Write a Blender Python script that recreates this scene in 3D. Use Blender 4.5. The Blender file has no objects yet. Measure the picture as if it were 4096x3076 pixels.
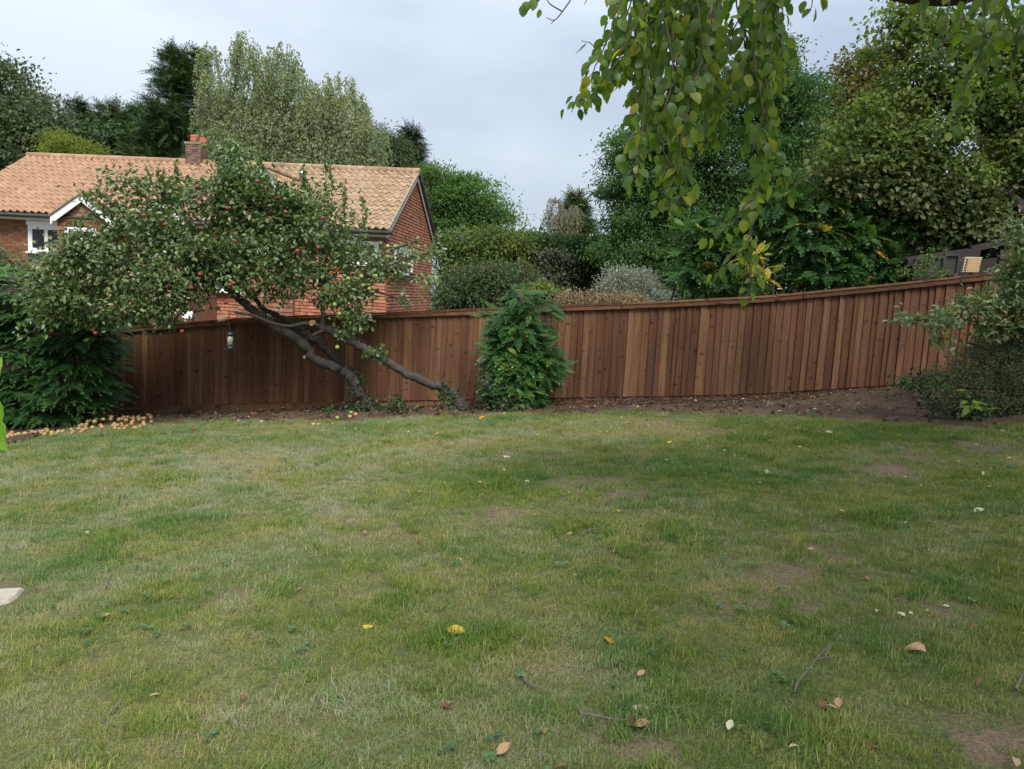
import bpy, math, random
import numpy as np
from mathutils import Vector, Matrix
sc = bpy.context.scene
col = sc.collection
rad = math.radians
RS = np.random.default_rng(7)
random.seed(7)

# ------------------------------------------------------------------ camera
FPX = 3094.0                                   # focal length in pixels of the 4096 px wide photograph
PITCH, ROLL = rad(6.82), rad(3.08)
EYE = np.array([0, 0, 1.55])
cF = np.array([0, math.cos(PITCH), -math.sin(PITCH)])
_R0 = np.array([1.0, 0, 0]); _U0 = np.array([0, math.sin(PITCH), math.cos(PITCH)])
cR = _R0 * math.cos(ROLL) + _U0 * math.sin(ROLL)
cU = _U0 * math.cos(ROLL) - _R0 * math.sin(ROLL)
cd = bpy.data.cameras.new('camera'); cam = bpy.data.objects.new('camera', cd); col.objects.link(cam)
cd.sensor_width = 36; cd.lens = FPX / 4096 * 36; cd.clip_end = 2000; cd.clip_start = 0.05
M = Matrix(((cR[0], cU[0], -cF[0], EYE[0]), (cR[1], cU[1], -cF[1], EYE[1]), (cR[2], cU[2], -cF[2], EYE[2]), (0, 0, 0, 1)))
cam.matrix_world = M
sc.camera = cam

# ------------------------------------------------------------------ sky, sun, exposure
SUN = np.array([0.14, -0.60, 0.79]); SUN /= np.linalg.norm(SUN)
wd = bpy.data.worlds.new('World'); sc.world = wd; wd.use_nodes = True
nt = wd.node_tree; nt.nodes.clear()
out = nt.nodes.new('ShaderNodeOutputWorld'); mixs = nt.nodes.new('ShaderNodeMixShader')
sky = nt.nodes.new('ShaderNodeTexSky'); sky.sky_type = 'NISHITA'; sky.sun_disc = False
sky.sun_elevation = math.asin(SUN[2]); sky.sun_rotation = math.atan2(SUN[0], SUN[1])
b1 = nt.nodes.new('ShaderNodeBackground'); b1.inputs[1].default_value = 0.06
b2 = nt.nodes.new('ShaderNodeBackground'); b2.inputs[1].default_value = 0.50
tc = nt.nodes.new('ShaderNodeTexCoord'); mp = nt.nodes.new('ShaderNodeMapping'); mp.inputs['Scale'].default_value = (1.0, 1.0, 2.6)
mp.inputs['Location'].default_value = (0.35, 0.1, 0.2)
nz = nt.nodes.new('ShaderNodeTexNoise'); nz.inputs['Scale'].default_value = 1.7; nz.inputs['Detail'].default_value = 5; nz.inputs['Roughness'].default_value = 0.5
rp = nt.nodes.new('ShaderNodeValToRGB')
rp.color_ramp.elements[0].position = 0.34; rp.color_ramp.elements[0].color = (0.44, 0.51, 0.63, 1)
rp.color_ramp.elements[1].position = 0.64; rp.color_ramp.elements[1].color = (0.77, 0.84, 0.94, 1)
nt.links.new(tc.outputs['Generated'], mp.inputs[0]); nt.links.new(mp.outputs[0], nz.inputs['Vector'])
nt.links.new(nz.outputs['Fac'], rp.inputs[0]); nt.links.new(rp.outputs[0], b2.inputs[0])
sx = nt.nodes.new('ShaderNodeSeparateXYZ'); nt.links.new(tc.outputs['Generated'], sx.inputs[0])   # overcast sky: brighter towards the zenith
ma1 = nt.nodes.new('ShaderNodeMath'); ma1.operation = 'MULTIPLY_ADD'; ma1.use_clamp = False; ma1.inputs[1].default_value = 0.60; ma1.inputs[2].default_value = 0.25
nt.links.new(sx.outputs[2], ma1.inputs[0]); nt.links.new(ma1.outputs[0], b2.inputs[1])
nt.links.new(sky.outputs[0], b1.inputs[0])
mixs.inputs[0].default_value = 0.88
nt.links.new(b1.outputs[0], mixs.inputs[1]); nt.links.new(b2.outputs[0], mixs.inputs[2]); nt.links.new(mixs.outputs[0], out.inputs[0])
sd = bpy.data.lights.new('sun', 'SUN'); sd.energy = 1.5; sd.angle = rad(25); sd.color = (1.0, 0.96, 0.90)
so = bpy.data.objects.new('sun', sd); col.objects.link(so)
so.rotation_euler = Vector(SUN).to_track_quat('Z', 'Y').to_euler(); so.location = (0, 0, 30)
sc.view_settings.view_transform = 'Standard'; sc.view_settings.look = 'None'
sc.view_settings.exposure = 1.55; sc.view_settings.gamma = 1.0
sc.render.engine = 'CYCLES'
sc.cycles.max_bounces = 7; sc.cycles.diffuse_bounces = 3; sc.cycles.glossy_bounces = 2; sc.cycles.transmission_bounces = 3

# ------------------------------------------------------------------ pixel helpers
K = 4096 / 2212.0                               # traced on a 2212 px wide view of the photograph
def W(px, py, d):                               # photograph pixel + distance along the view axis -> point
    return EYE + d * (cF + cR * (px - 2048) / FPX - cU * (py - 1538) / FPX)
def V(vx, vy, d): return W(vx * K, vy * K, d)
def ray(px, py): return cF + cR * (px - 2048) / FPX - cU * (py - 1538) / FPX

GA, GB = 0.101, -0.035
def vnoise(x, y, s, seed=0):                    # smooth value noise, 0..1
    r = np.random.default_rng(1000 + seed).random((64, 64))
    x = np.asarray(x, float) / s; y = np.asarray(y, float) / s
    xi = np.floor(x).astype(int); yi = np.floor(y).astype(int); fx = x - xi; fy = y - yi
    fx = fx * fx * (3 - 2 * fx); fy = fy * fy * (3 - 2 * fy)
    g = lambda a, b: r[a % 64, b % 64]
    return (g(xi, yi) * (1 - fx) + g(xi + 1, yi) * fx) * (1 - fy) + (g(xi, yi + 1) * (1 - fx) + g(xi + 1, yi + 1) * fx) * fy
def fbm(x, y, s, seed=0, o=3):
    t = 0; a = 1.0; n = 0
    for i in range(o):
        t = t + a * vnoise(x, y, s / 2 ** i, seed + 17 * i); n += a; a *= 0.55
    return t / n
def gz(x, y):                                   # the sloping garden
    x = np.asarray(x, float); y = np.asarray(y, float)
    return GA * np.clip(x, -20, 16) + GB * np.clip(y, -6, 22) + 0.05 * (fbm(x, y, 2.5, 3) - 0.5)
def G(px, py):                                  # photograph pixel -> point on the ground
    d = ray(px, py); t = 3.0
    for _ in range(60):
        P = EYE + d * t; e = P[2] - float(gz(P[0], P[1])); t += e / max(0.05, -d[2] + GA * d[0] + GB * d[1])
        t = min(max(t, 0.5), 40)
    P = EYE + d * t; return np.array([P[0], P[1], float(gz(P[0], P[1]))])

# ------------------------------------------------------------------ object helpers
def mesh_of(name, Vv, faces, mat=None, attrs=None, smooth=False):
    me = bpy.data.meshes.new(name); Vv = np.ascontiguousarray(Vv, dtype=np.float32)
    fl = [np.asarray(f, dtype=np.int32) for f in faces if len(f)]
    me.vertices.add(len(Vv)); me.vertices.foreach_set('co', Vv.ravel())
    loops = np.concatenate([f.ravel() for f in fl]); tot = np.concatenate([np.full(len(f), f.shape[1], np.int32) for f in fl])
    st = np.concatenate([[0], np.cumsum(tot)[:-1]]).astype(np.int32)
    me.loops.add(len(loops)); me.loops.foreach_set('vertex_index', loops)
    me.polygons.add(len(tot)); me.polygons.foreach_set('loop_start', st)
    me.update(calc_edges=True)
    me.polygons.foreach_set('use_smooth', np.full(len(tot), bool(smooth)))
    if attrs:
        for k, a in attrs.items():
            at = me.attributes.new(k, 'FLOAT', 'POINT'); at.data.foreach_set('value', np.asarray(a, np.float32))
    if mat is not None: me.materials.append(mat)
    return me
def link(name, me, parent=None, kind=None, loc=None):
    o = bpy.data.objects.new(name, me); col.objects.link(o)
    if parent is not None:
        o.parent = parent; o.matrix_parent_inverse = Matrix.Translation(-parent.location)
    if kind: o['kind'] = kind
    return o
def obj(name, Vv, faces, mat, parent=None, attrs=None, smooth=False, kind=None):
    return link(name, mesh_of(name, Vv, faces, mat, attrs, smooth), parent, kind)
def thing(name, label, cat, loc, group=None):
    o = bpy.data.objects.new(name, None); col.objects.link(o); o.location = Vector([float(c) for c in loc]); o.empty_display_size = 0.2
    return tag(o, label, cat, group)
def tag(o, label, cat, group=None):
    o['label'] = label; o['category'] = cat
    if group: o['group'] = group
    return o
class MB:                                       # collects shapes into one mesh
    def __init__(s): s.v = []; s.f = {3: [], 4: []}; s.n = 0; s.t = []
    def add(s, v, f, tint=0.5):
        v = np.asarray(v, float)
        for q in f:
            q = np.asarray(q, int)
            if q.ndim == 1: q = q[None]
            s.f.setdefault(q.shape[1], []).append(q + s.n)
        s.v.append(v); s.n += len(v); s.t.append(np.full(len(v), tint) if np.isscalar(tint) else tint)
    def hexa(s, c8, tint=0.5):                  # 8 corners: bottom ring 0-3, top ring 4-7
        s.add(c8, [np.array([[3, 2, 1, 0], [4, 5, 6, 7], [0, 1, 5, 4], [1, 2, 6, 5], [2, 3, 7, 6], [3, 0, 4, 7]])], tint)
    def box(s, o, ax, ay, az, tint=0.5):        # corner + three edge vectors
        o, ax, ay, az = (np.asarray(q, float) for q in (o, ax, ay, az))
        s.hexa([o, o + ax, o + ax + ay, o + ay, o + az, o + ax + az, o + ax + ay + az, o + ay + az], tint)
    def tube(s, pts, rads, n=6, tint=0.5, cap=True, rough=0.0):
        pts = np.asarray(pts, float); m = len(pts); rads = np.broadcast_to(np.asarray(rads, float), (m,))
        T = np.gradient(pts, axis=0); T /= np.linalg.norm(T, axis=1, keepdims=True) + 1e-9
        a = np.array([0.31, 0.17, 0.93]) if abs(T[0][2]) < 0.9 else np.array([1.0, 0.1, 0])
        A = np.cross(T, a); A /= np.linalg.norm(A, axis=1, keepdims=True) + 1e-9; B = np.cross(T, A)
        th = np.arange(n) * 2 * math.pi / n
        rr = rads[:, None] * (1 + rough * (RS.normal(size=(m, n)) * .5 + .8 * np.sin(np.arange(m) * .9)[:, None] * np.sin(th * 2 + np.arange(m)[:, None] * .4)))
        ring = pts[:, None, :] + rr[:, :, None] * (np.cos(th)[None, :, None] * A[:, None, :] + np.sin(th)[None, :, None] * B[:, None, :])
        v = ring.reshape(-1, 3); i = np.arange(m - 1)[:, None] * n; j = np.arange(n)[None, :]; k = (j + 1) % n
        f = [np.stack([i + j, i + k, i + n + k, i + n + j], -1).reshape(-1, 4)]
        if cap:
            v = np.vstack([v, pts[-1:]]); L = len(v) - 1; b = (m - 1) * n
            f.append(np.stack([b + np.arange(n), b + (np.arange(n) + 1) % n, np.full(n, L)], -1))
        s.add(v, f, tint)
    def lathe(s, c, prof, n=12, tint=0.5, axis=None):
        th = np.arange(n) * 2 * math.pi / n; c = np.asarray(c, float); m = len(prof)
        pr = np.asarray(prof, float)
        v = np.stack([pr[:, 0][:, None] * np.cos(th), pr[:, 0][:, None] * np.sin(th), np.repeat(pr[:, 1][:, None], n, 1)], -1).reshape(-1, 3) + c
        i = np.arange(m - 1)[:, None] * n; j = np.arange(n)[None, :]; k = (j + 1) % n
        s.add(v, [np.stack([i + j, i + k, i + n + k, i + n + j], -1).reshape(-1, 4)], tint)
    def build(s, name, mat, parent=None, smooth=False, kind=None):
        return link(name, s.mesh(name, mat, smooth), parent, kind)
    def mesh(s, name, mat, smooth=False):
        return mesh_of(name, np.vstack(s.v), [np.vstack(q) for q in s.f.values() if q], mat, {'tint': np.concatenate(s.t)}, smooth)
def spline(pts, sub=4):                         # Catmull-Rom through points (any columns)
    P = np.asarray(pts, float); Q = np.vstack([2 * P[0] - P[1], P, 2 * P[-1] - P[-2]]); r = []
    for i in range(1, len(Q) - 2):
        for t in np.linspace(0, 1, sub, endpoint=False):
            a, b, c, d = Q[i - 1], Q[i], Q[i + 1], Q[i + 2]
            r.append(0.5 * (2 * b + (c - a) * t + (2 * a - 5 * b + 4 * c - d) * t * t + (3 * b - a - 3 * c + d) * t ** 3))
    r.append(P[-1]); return np.array(r)
def unit(a): return a / (np.linalg.norm(a, axis=-1, keepdims=True) + 1e-9)

# ------------------------------------------------------------------ materials
def newmat(name):
    m = bpy.data.materials.new(name); m.use_nodes = True; return m, m.node_tree, m.node_tree.nodes['Principled BSDF']
def ramp(t, cols):
    r = t.nodes.new('ShaderNodeValToRGB'); e = r.color_ramp.elements
    while len(e) < len(cols): e.new(0.5)
    for i, (p, c) in enumerate(cols): e[i].position = p; e[i].color = (*c, 1)
    return r
def mathn(t, op, a, b=None, clamp=False):
    n = t.nodes.new('ShaderNodeMath'); n.operation = op; n.use_clamp = clamp
    for i, q in enumerate((a, b)):
        if q is None: continue
        if isinstance(q, (int, float)): n.inputs[i].default_value = q
        else: t.links.new(q, n.inputs[i])
    return n.outputs[0]
def noise(t, vec, scale, detail=3, rough=0.5):
    n = t.nodes.new('ShaderNodeTexNoise'); n.inputs['Scale'].default_value = scale; n.inputs['Detail'].default_value = detail
    n.inputs['Roughness'].default_value = rough
    if vec is not None: t.links.new(vec, n.inputs['Vector'])
    return n.outputs['Fac']
def mapped(t, scale=(1, 1, 1), rnd=False, coord='Object'):
    c = t.nodes.new('ShaderNodeTexCoord'); v = c.outputs[coord]
    if rnd:
        oi = t.nodes.new('ShaderNodeObjectInfo'); a = t.nodes.new('ShaderNodeVectorMath'); a.operation = 'ADD'
        s = mathn(t, 'MULTIPLY', oi.outputs['Random'], 57.0); cx = t.nodes.new('ShaderNodeCombineXYZ')
        t.links.new(s, cx.inputs[0]); t.links.new(s, cx.inputs[2])
        t.links.new(v, a.inputs[0]); t.links.new(cx.outputs[0], a.inputs[1]); v = a.outputs[0]
    m = t.nodes.new('ShaderNodeMapping'); m.inputs['Scale'].default_value = scale; t.links.new(v, m.inputs[0]); return m.outputs[0]
def mixc(t, fac, a, b, mode='MIX'):
    m = t.nodes.new('ShaderNodeMix'); m.data_type = 'RGBA'; m.blend_type = mode
    if isinstance(fac, (int, float)): m.inputs[0].default_value = fac
    else: t.links.new(fac, m.inputs[0])
    for i, q in ((6, a), (7, b)):
        if isinstance(q, tuple): m.inputs[i].default_value = (*q, 1)
        else: t.links.new(q, m.inputs[i])
    return m.outputs[2]
def bump(t, bs, h, strength=0.3, dist=0.01):
    b = t.nodes.new('ShaderNodeBump'); b.inputs['Strength'].default_value = strength; b.inputs['Distance'].default_value = dist
    t.links.new(h, b.inputs['Height']); t.links.new(b.outputs[0], bs.inputs['Normal'])
def attr(t, name, typ='GEOMETRY'):
    a = t.nodes.new('ShaderNodeAttribute'); a.attribute_name = name; a.attribute_type = typ; return a.outputs['Fac']

def leaf_mat(name, cols, trans=0.3, rough=0.55, spec=0.22, byobj=False, tcol=None, vein=False):
    m, t, bs = newmat(name)
    if byobj: fac = t.nodes.new('ShaderNodeObjectInfo').outputs['Random']
    else: fac = attr(t, 'tint')
    r = ramp(t, cols); t.links.new(fac, r.inputs[0]); c = r.outputs[0]
    nzf = noise(t, mapped(t, (1, 1, 1)), 40 if vein else 9, 2); hv = mathn(t, 'MULTIPLY_ADD', nzf, 0.7); t.nodes[-1].inputs[2].default_value = 0.65
    mul = mixc(t, 1.0, c, (1, 1, 1), 'MULTIPLY'); mm = t.nodes[-1]
    cx = t.nodes.new('ShaderNodeCombineColor'); [t.links.new(hv, cx.inputs[i]) for i in range(3)]; t.links.new(cx.outputs[0], mm.inputs[7])
    t.links.new(mul, bs.inputs['Base Color']); bs.inputs['Roughness'].default_value = rough
    bs.inputs['Specular IOR Level'].default_value = spec
    tr = t.nodes.new('ShaderNodeBsdfTranslucent'); tc_ = mixc(t, 1.0, mul, tcol or (1.5, 1.6, 0.7), 'MULTIPLY'); t.nodes[-1].clamp_result = False
    t.links.new(tc_, tr.inputs[0])
    mx = t.nodes.new('ShaderNodeMixShader'); mx.inputs[0].default_value = trans
    o = t.nodes['Material Output']; t.links.new(bs.outputs[0], mx.inputs[1]); t.links.new(tr.outputs[0], mx.inputs[2]); t.links.new(mx.outputs[0], o.inputs[0])
    return m
def plain(name, c1, c2, scale=8, rough=0.7, spec=0.3, bstr=0.3, stretch=(1, 1, 1), rnd=False, metal=0.0, detail=4):
    m, t, bs = newmat(name); v = mapped(t, stretch, rnd); n = noise(t, v, scale, detail, 0.6)
    r = ramp(t, [(0.3, c1), (0.7, c2)]); t.links.new(n, r.inputs[0]); t.links.new(r.outputs[0], bs.inputs['Base Color'])
    bs.inputs['Roughness'].default_value = rough; bs.inputs['Specular IOR Level'].default_value = spec; bs.inputs['Metallic'].default_value = metal
    if bstr: bump(t, bs, n, bstr, 0.01)
    return m
def tinted(name, cols, scale=6, amt=0.5, rough=0.8, streak=None, bstr=0.2):
    m, t, bs = newmat(name); v = mapped(t); r = ramp(t, cols); t.links.new(attr(t, 'tint'), r.inputs[0])
    n = noise(t, v, scale, 5, 0.65); rr = ramp(t, [(0.25, (1 - amt,) * 3), (0.7, (1.12,) * 3)]); t.links.new(n, rr.inputs[0])
    c = mixc(t, 1.0, r.outputs[0], rr.outputs[0], 'MULTIPLY')
    if streak:
        n2 = noise(t, mapped(t, streak[0]), streak[1], 4, 0.6); r2 = ramp(t, [(streak[2], (1, 1, 1)), (streak[2] + 0.13, streak[3])]); t.links.new(n2, r2.inputs[0])
        c = mixc(t, 1.0, c, r2.outputs[0], 'MULTIPLY')
    t.links.new(c, bs.inputs['Base Color']); bs.inputs['Roughness'].default_value = rough; bs.inputs['Specular IOR Level'].default_value = 0.25
    bump(t, bs, n, bstr, 0.01); return m
def fence_mat(name, horizontal=False):
    m, t, bs = newmat(name)
    st = (0.5, 14, 14) if horizontal else (14, 14, 0.5)
    g = noise(t, mapped(t, st, True), 2.2, 5, 0.6)
    oi = t.nodes.new('ShaderNodeObjectInfo')
    base = ramp(t, [(0.0, (0.100, 0.045, 0.024)), (0.5, (0.138, 0.064, 0.033)), (0.85, (0.168, 0.083, 0.042)), (1.0, (0.225, 0.122, 0.064))]); t.links.new(oi.outputs['Random'], base.inputs[0])
    rr = ramp(t, [(0.3, (0.58,) * 3), (0.68, (1.25,) * 3)]); t.links.new(g, rr.inputs[0])
    c = mixc(t, 1.0, base.outputs[0], rr.outputs[0], 'MULTIPLY')
    vo = t.nodes.new('ShaderNodeTexVoronoi'); vo.feature = 'F1'; vo.inputs['Scale'].default_value = 1.0
    kn = noise(t, mapped(t, (1, 1, 1), True), 11, 3, 0.6); ks = noise(t, mapped(t, (1, 1, 1), True), 2.3, 2)
    t.links.new(mapped(t, (2.2, 7, 7) if horizontal else (6, 6, 8.5), True), vo.inputs['Vector'])
    wob = mathn(t, 'ADD', mathn(t, 'MULTIPLY', kn, 0.34), mathn(t, 'MULTIPLY', ks, 0.36)); wob = mathn(t, 'ADD', wob, -0.33)
    kd = mathn(t, 'ADD', vo.outputs['Distance'], wob)
    kr = ramp(t, [(0.06, (0.36, 0.30, 0.28)), (0.15, (0.60, 0.55, 0.53)), (0.24, (1, 1, 1))]); t.links.new(kd, kr.inputs[0])
    c = mixc(t, 1.0, c, kr.outputs[0], 'MULTIPLY')
    n3 = noise(t, mapped(t, (1, 1, 1)), 0.9, 3); r3 = ramp(t, [(0.35, (0.86, 0.84, 0.84)), (0.65, (1.06, 1.03, 1.0))]); t.links.new(n3, r3.inputs[0])
    c = mixc(t, 1.0, c, r3.outputs[0], 'MULTIPLY')
    t.links.new(c, bs.inputs['Base Color']); bs.inputs['Roughness'].default_value = 0.75; bs.inputs['Specular IOR Level'].default_value = 0.25
    bump(t, bs, g, 0.35, 0.004); return m
def bark_mat(name, c1, c2, c3=None, sc_=14):
    m, t, bs = newmat(name); n = noise(t, mapped(t, (1, 1, 0.5)), sc_, 6, 0.65)
    r = ramp(t, [(0.3, c1), (0.6, c2), (0.78, c3 or c2)]); t.links.new(n, r.inputs[0]); t.links.new(r.outputs[0], bs.inputs['Base Color'])
    bs.inputs['Roughness'].default_value = 0.85; bump(t, bs, n, 0.8, 0.03); return m

m_fence = fence_mat('fence_board'); m_fence_h = fence_mat('fence_rail', True)
m_bark = bark_mat('bark_brown', (0.035, 0.026, 0.02), (0.075, 0.06, 0.048), (0.13, 0.115, 0.095))
m_apple_bark = bark_mat('bark_apple', (0.024, 0.018, 0.014), (0.052, 0.040, 0.032), (0.105, 0.088, 0.072), 10)
m_birch_bark = bark_mat('bark_birch', (0.10, 0.09, 0.08), (0.32, 0.29, 0.26), (0.48, 0.45, 0.41))
m_twig = bark_mat('twigs', (0.045, 0.032, 0.026), (0.09, 0.065, 0.055))
m_sawn = plain('sawn_wood', (0.20, 0.10, 0.055), (0.36, 0.22, 0.13), 30)
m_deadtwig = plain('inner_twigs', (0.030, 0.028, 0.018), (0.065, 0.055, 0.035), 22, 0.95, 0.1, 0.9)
m_white = plain('white_paint', (0.78, 0.79, 0.80), (0.86, 0.86, 0.86), 3, 0.4, 0.5, 0.02)
m_black = plain('black_plastic', (0.012, 0.012, 0.013), (0.022, 0.022, 0.024), 8, 0.4, 0.5, 0.0)
m_metal = plain('grey_metal', (0.28, 0.29, 0.30), (0.42, 0.42, 0.43), 8, 0.4, 0.5, 0.0, metal=0.6)
m_dark_metal = plain('dark_metal', (0.05, 0.05, 0.055), (0.09, 0.09, 0.09), 8, 0.4, 0.5, 0.0, metal=0.5)

# leaf materials: ramp along the per-leaf attribute
LM = {}
def lm(name, *cols, **k):
    g = (1, 1, 1) if name in ('yellow', 'golden', 'silver', 'farbirch', 'chart', 'elm') else (1.5, 1.38, 1.12)
    cols = [tuple(a * b for a, b in zip(c, g)) for c in cols]; n = len(cols); LM[name] = leaf_mat('leaf_' + name, [(i / max(1, n - 1), c) for i, c in enumerate(cols)], **k); return LM[name]
lm('apple', (0.026, 0.050, 0.018), (0.045, 0.084, 0.028), (0.066, 0.113, 0.040), (0.095, 0.14, 0.058), (0.14, 0.18, 0.09), trans=0.25, rough=0.36, spec=0.55)
lm('birch', (0.090, 0.130, 0.085), (0.130, 0.175, 0.115), (0.172, 0.215, 0.145), (0.22, 0.25, 0.13), trans=0.35)
lm('blueash', (0.045, 0.070, 0.045), (0.065, 0.098, 0.062), (0.095, 0.13, 0.085), trans=0.3)
lm('cypress', (0.018, 0.042, 0.020), (0.030, 0.062, 0.027), (0.050, 0.088, 0.036), trans=0.15, rough=0.6)
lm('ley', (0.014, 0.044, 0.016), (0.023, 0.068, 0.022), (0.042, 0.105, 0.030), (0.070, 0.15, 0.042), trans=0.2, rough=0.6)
lm('golden', (0.10, 0.15, 0.03), (0.16, 0.20, 0.035), (0.26, 0.25, 0.03), trans=0.4)
lm('pine', (0.030, 0.055, 0.032), (0.050, 0.082, 0.045), (0.085, 0.11, 0.055), trans=0.1, rough=0.6)
lm('spruce', (0.020, 0.038, 0.026), (0.032, 0.056, 0.036), (0.05, 0.075, 0.048), trans=0.1, rough=0.6)
lm('robinia', (0.038, 0.085, 0.030), (0.060, 0.120, 0.040), (0.095, 0.165, 0.055), trans=0.4)
lm('robinia_dark', (0.028, 0.066, 0.024), (0.046, 0.100, 0.034), (0.080, 0.145, 0.052), trans=0.35)
lm('laurel', (0.022, 0.055, 0.020), (0.040, 0.085, 0.030), (0.07, 0.12, 0.04), trans=0.2, rough=0.35, spec=0.5)
lm('jasmine', (0.045, 0.085, 0.028), (0.07, 0.115, 0.036), (0.18, 0.19, 0.06), trans=0.35)
lm('yew', (0.014, 0.038, 0.016), (0.022, 0.052, 0.02), (0.036, 0.072, 0.026), trans=0.1, rough=0.6)
lm('darkivy', (0.028, 0.045, 0.030), (0.045, 0.065, 0.042), (0.07, 0.09, 0.06), trans=0.1, rough=0.35)
lm('buddleia', (0.036, 0.062, 0.036), (0.055, 0.088, 0.050), (0.09, 0.125, 0.085), trans=0.25)
lm('seedhead', (0.05, 0.034, 0.022), (0.075, 0.055, 0.035), trans=0.1)
lm('yellow', (0.30, 0.30, 0.03), (0.45, 0.40, 0.04), trans=0.4)
lm('silver', (0.16, 0.19, 0.15), (0.26, 0.29, 0.24), (0.38, 0.41, 0.36), trans=0.2)
lm('pinkhedge', (0.09, 0.085, 0.05), (0.15, 0.12, 0.085), (0.24, 0.18, 0.15), trans=0.2)
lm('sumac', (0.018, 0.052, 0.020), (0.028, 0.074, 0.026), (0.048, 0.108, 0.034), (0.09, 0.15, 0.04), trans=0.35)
lm('sumac_yel', (0.10, 0.16, 0.035), (0.17, 0.22, 0.045), (0.30, 0.27, 0.05), (0.35, 0.20, 0.06), trans=0.35)
lm('maple', (0.040, 0.046, 0.018), (0.064, 0.068, 0.026), (0.10, 0.095, 0.034), (0.15, 0.115, 0.04), trans=0.3)
lm('lime', (0.034, 0.062, 0.024), (0.058, 0.098, 0.034), (0.10, 0.145, 0.046), (0.18, 0.21, 0.06), trans=0.4)
lm('rust', (0.045, 0.038, 0.018), (0.075, 0.052, 0.022), (0.12, 0.08, 0.03), trans=0.3)
lm('hazel', (0.030, 0.048, 0.022), (0.052, 0.076, 0.034), (0.080, 0.100, 0.048), (0.13, 0.125, 0.070), trans=0.3, rough=0.4)
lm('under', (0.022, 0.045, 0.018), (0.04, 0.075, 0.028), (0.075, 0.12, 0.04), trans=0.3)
lm('olive', (0.052, 0.078, 0.052), (0.082, 0.114, 0.076), (0.12, 0.155, 0.108), trans=0.2, rough=0.6)
lm('photinia', (0.042, 0.084, 0.038), (0.075, 0.128, 0.058), (0.125, 0.18, 0.09), (0.26, 0.15, 0.06), trans=0.25, rough=0.35, spec=0.55)
lm('ivy', (0.018, 0.036, 0.018), (0.03, 0.055, 0.026), (0.06, 0.09, 0.045), trans=0.15, rough=0.4)
lm('farbirch', (0.13, 0.13, 0.085), (0.19, 0.18, 0.115), (0.26, 0.25, 0.17), trans=0.3)
lm('chart', (0.22, 0.30, 0.05), (0.34, 0.40, 0.08), trans=0.4)
lm('elm', (0.055, 0.110, 0.026), (0.090, 0.160, 0.034), (0.140, 0.21, 0.040), (0.25, 0.28, 0.045), trans=0.6, rough=0.42, spec=0.45, tcol=(1.75, 1.75, 0.5))
LM['elm_obj'] = leaf_mat('leaf_elm_single', [(0, (0.055, 0.110, 0.026)), (0.35, (0.090, 0.160, 0.034)), (0.65, (0.175, 0.235, 0.040)), (1, (0.30, 0.30, 0.046))], trans=0.6, rough=0.42, spec=0.45, byobj=True, tcol=(1.75, 1.75, 0.5), vein=True)
LM['sumac_obj'] = leaf_mat('leaf_sumac_single', [(0, (0.036, 0.105, 0.030)), (0.4, (0.058, 0.150, 0.040)), (0.8, (0.095, 0.20, 0.050)), (1, (0.20, 0.28, 0.05))], trans=0.35, rough=0.4, spec=0.45, byobj=True)

# ------------------------------------------------------------------ leaf templates (along, side, up)
T_FOLD = (np.array([[0, 0, 0], [0.45, 0.5, 0.12], [1, 0, -0.08], [0.45, -0.5, 0.12]]), [np.array([[0, 2, 1], [0, 3, 2]])])
T_OVAL = (np.array([[0, 0, 0], [0.5, 0, -0.03], [1, 0, -0.2], [0.22, 0.36, 0.09], [0.68, 0.42, 0.03], [0.22, -0.36, 0.09], [0.68, -0.42, 0.03]]),
          [np.array([[0, 1, 3], [0, 5, 1]]), np.array([[3, 1, 2, 4], [5, 6, 2, 1]])])
def pinnate(npair, ll, lw, droop, fwd=0.55, sag=0.25, t0=0.22, taper=0.35, rach=0.012, rng=None):
    v = []; f = []; rng = rng or np.random.default_rng(1)
    def lf(p, d, n, L, w):
        b = len(v); s = np.cross(d, n); v.extend([p, p + d * L * 0.45 + s * w, p + d * L, p + d * L * 0.45 - s * w]); f.extend([[b, b + 2, b + 1], [b, b + 3, b + 2]])
    R = lambda t: np.array([t * (1 - 0.1 * droop * t), 0, -droop * t * t])
    for i in range(npair):
        t = t0 + (1 - t0) * i / npair; k = 1 - taper * abs(2 * (i / npair) - 0.7)
        for sgn in (1, -1):
            d = unit(np.array([fwd + rng.normal(0, .06), sgn, -sag + rng.normal(0, .1)])); n = unit(np.array([0.1, -0.25 * sgn, 1.0]))
            n = unit(n - d * (n @ d)); lf(R(t), d, n, ll * k * rng.uniform(.85, 1.1), lw * k)
    d = unit(R(1.0) - R(0.9)); n = unit(np.array([0, 0, 1.0]) - d * d[2]); lf(R(1.0), d, n, ll * 0.8, lw)
    ts = np.linspace(0, 1, 5); b = len(v)
    for t in ts: v.extend([R(t) + [0, rach, 0], R(t) - [0, rach, 0]])
    q = [[b + 2 * i, b + 2 * i + 1, b + 2 * i + 3, b + 2 * i + 2] for i in range(4)]
    return np.array(v), [np.array(f), np.array(q)]
T_SUMAC = [pinnate(8, 0.30, 0.062, 0.30, rng=np.random.default_rng(s)) for s in range(4)]
T_ROB = pinnate(6, 0.20, 0.055, 0.3, sag=0.35)
T_LEY = pinnate(8, 0.36, 0.045, 0.18, fwd=1.0, sag=0.12, t0=0.05, taper=0.6, rach=0.02)
T_TUFT = pinnate(4, 0.45, 0.05, 0.15, fwd=1.3, sag=0.1, t0=0.0, taper=0.3, rach=0.02)
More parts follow.
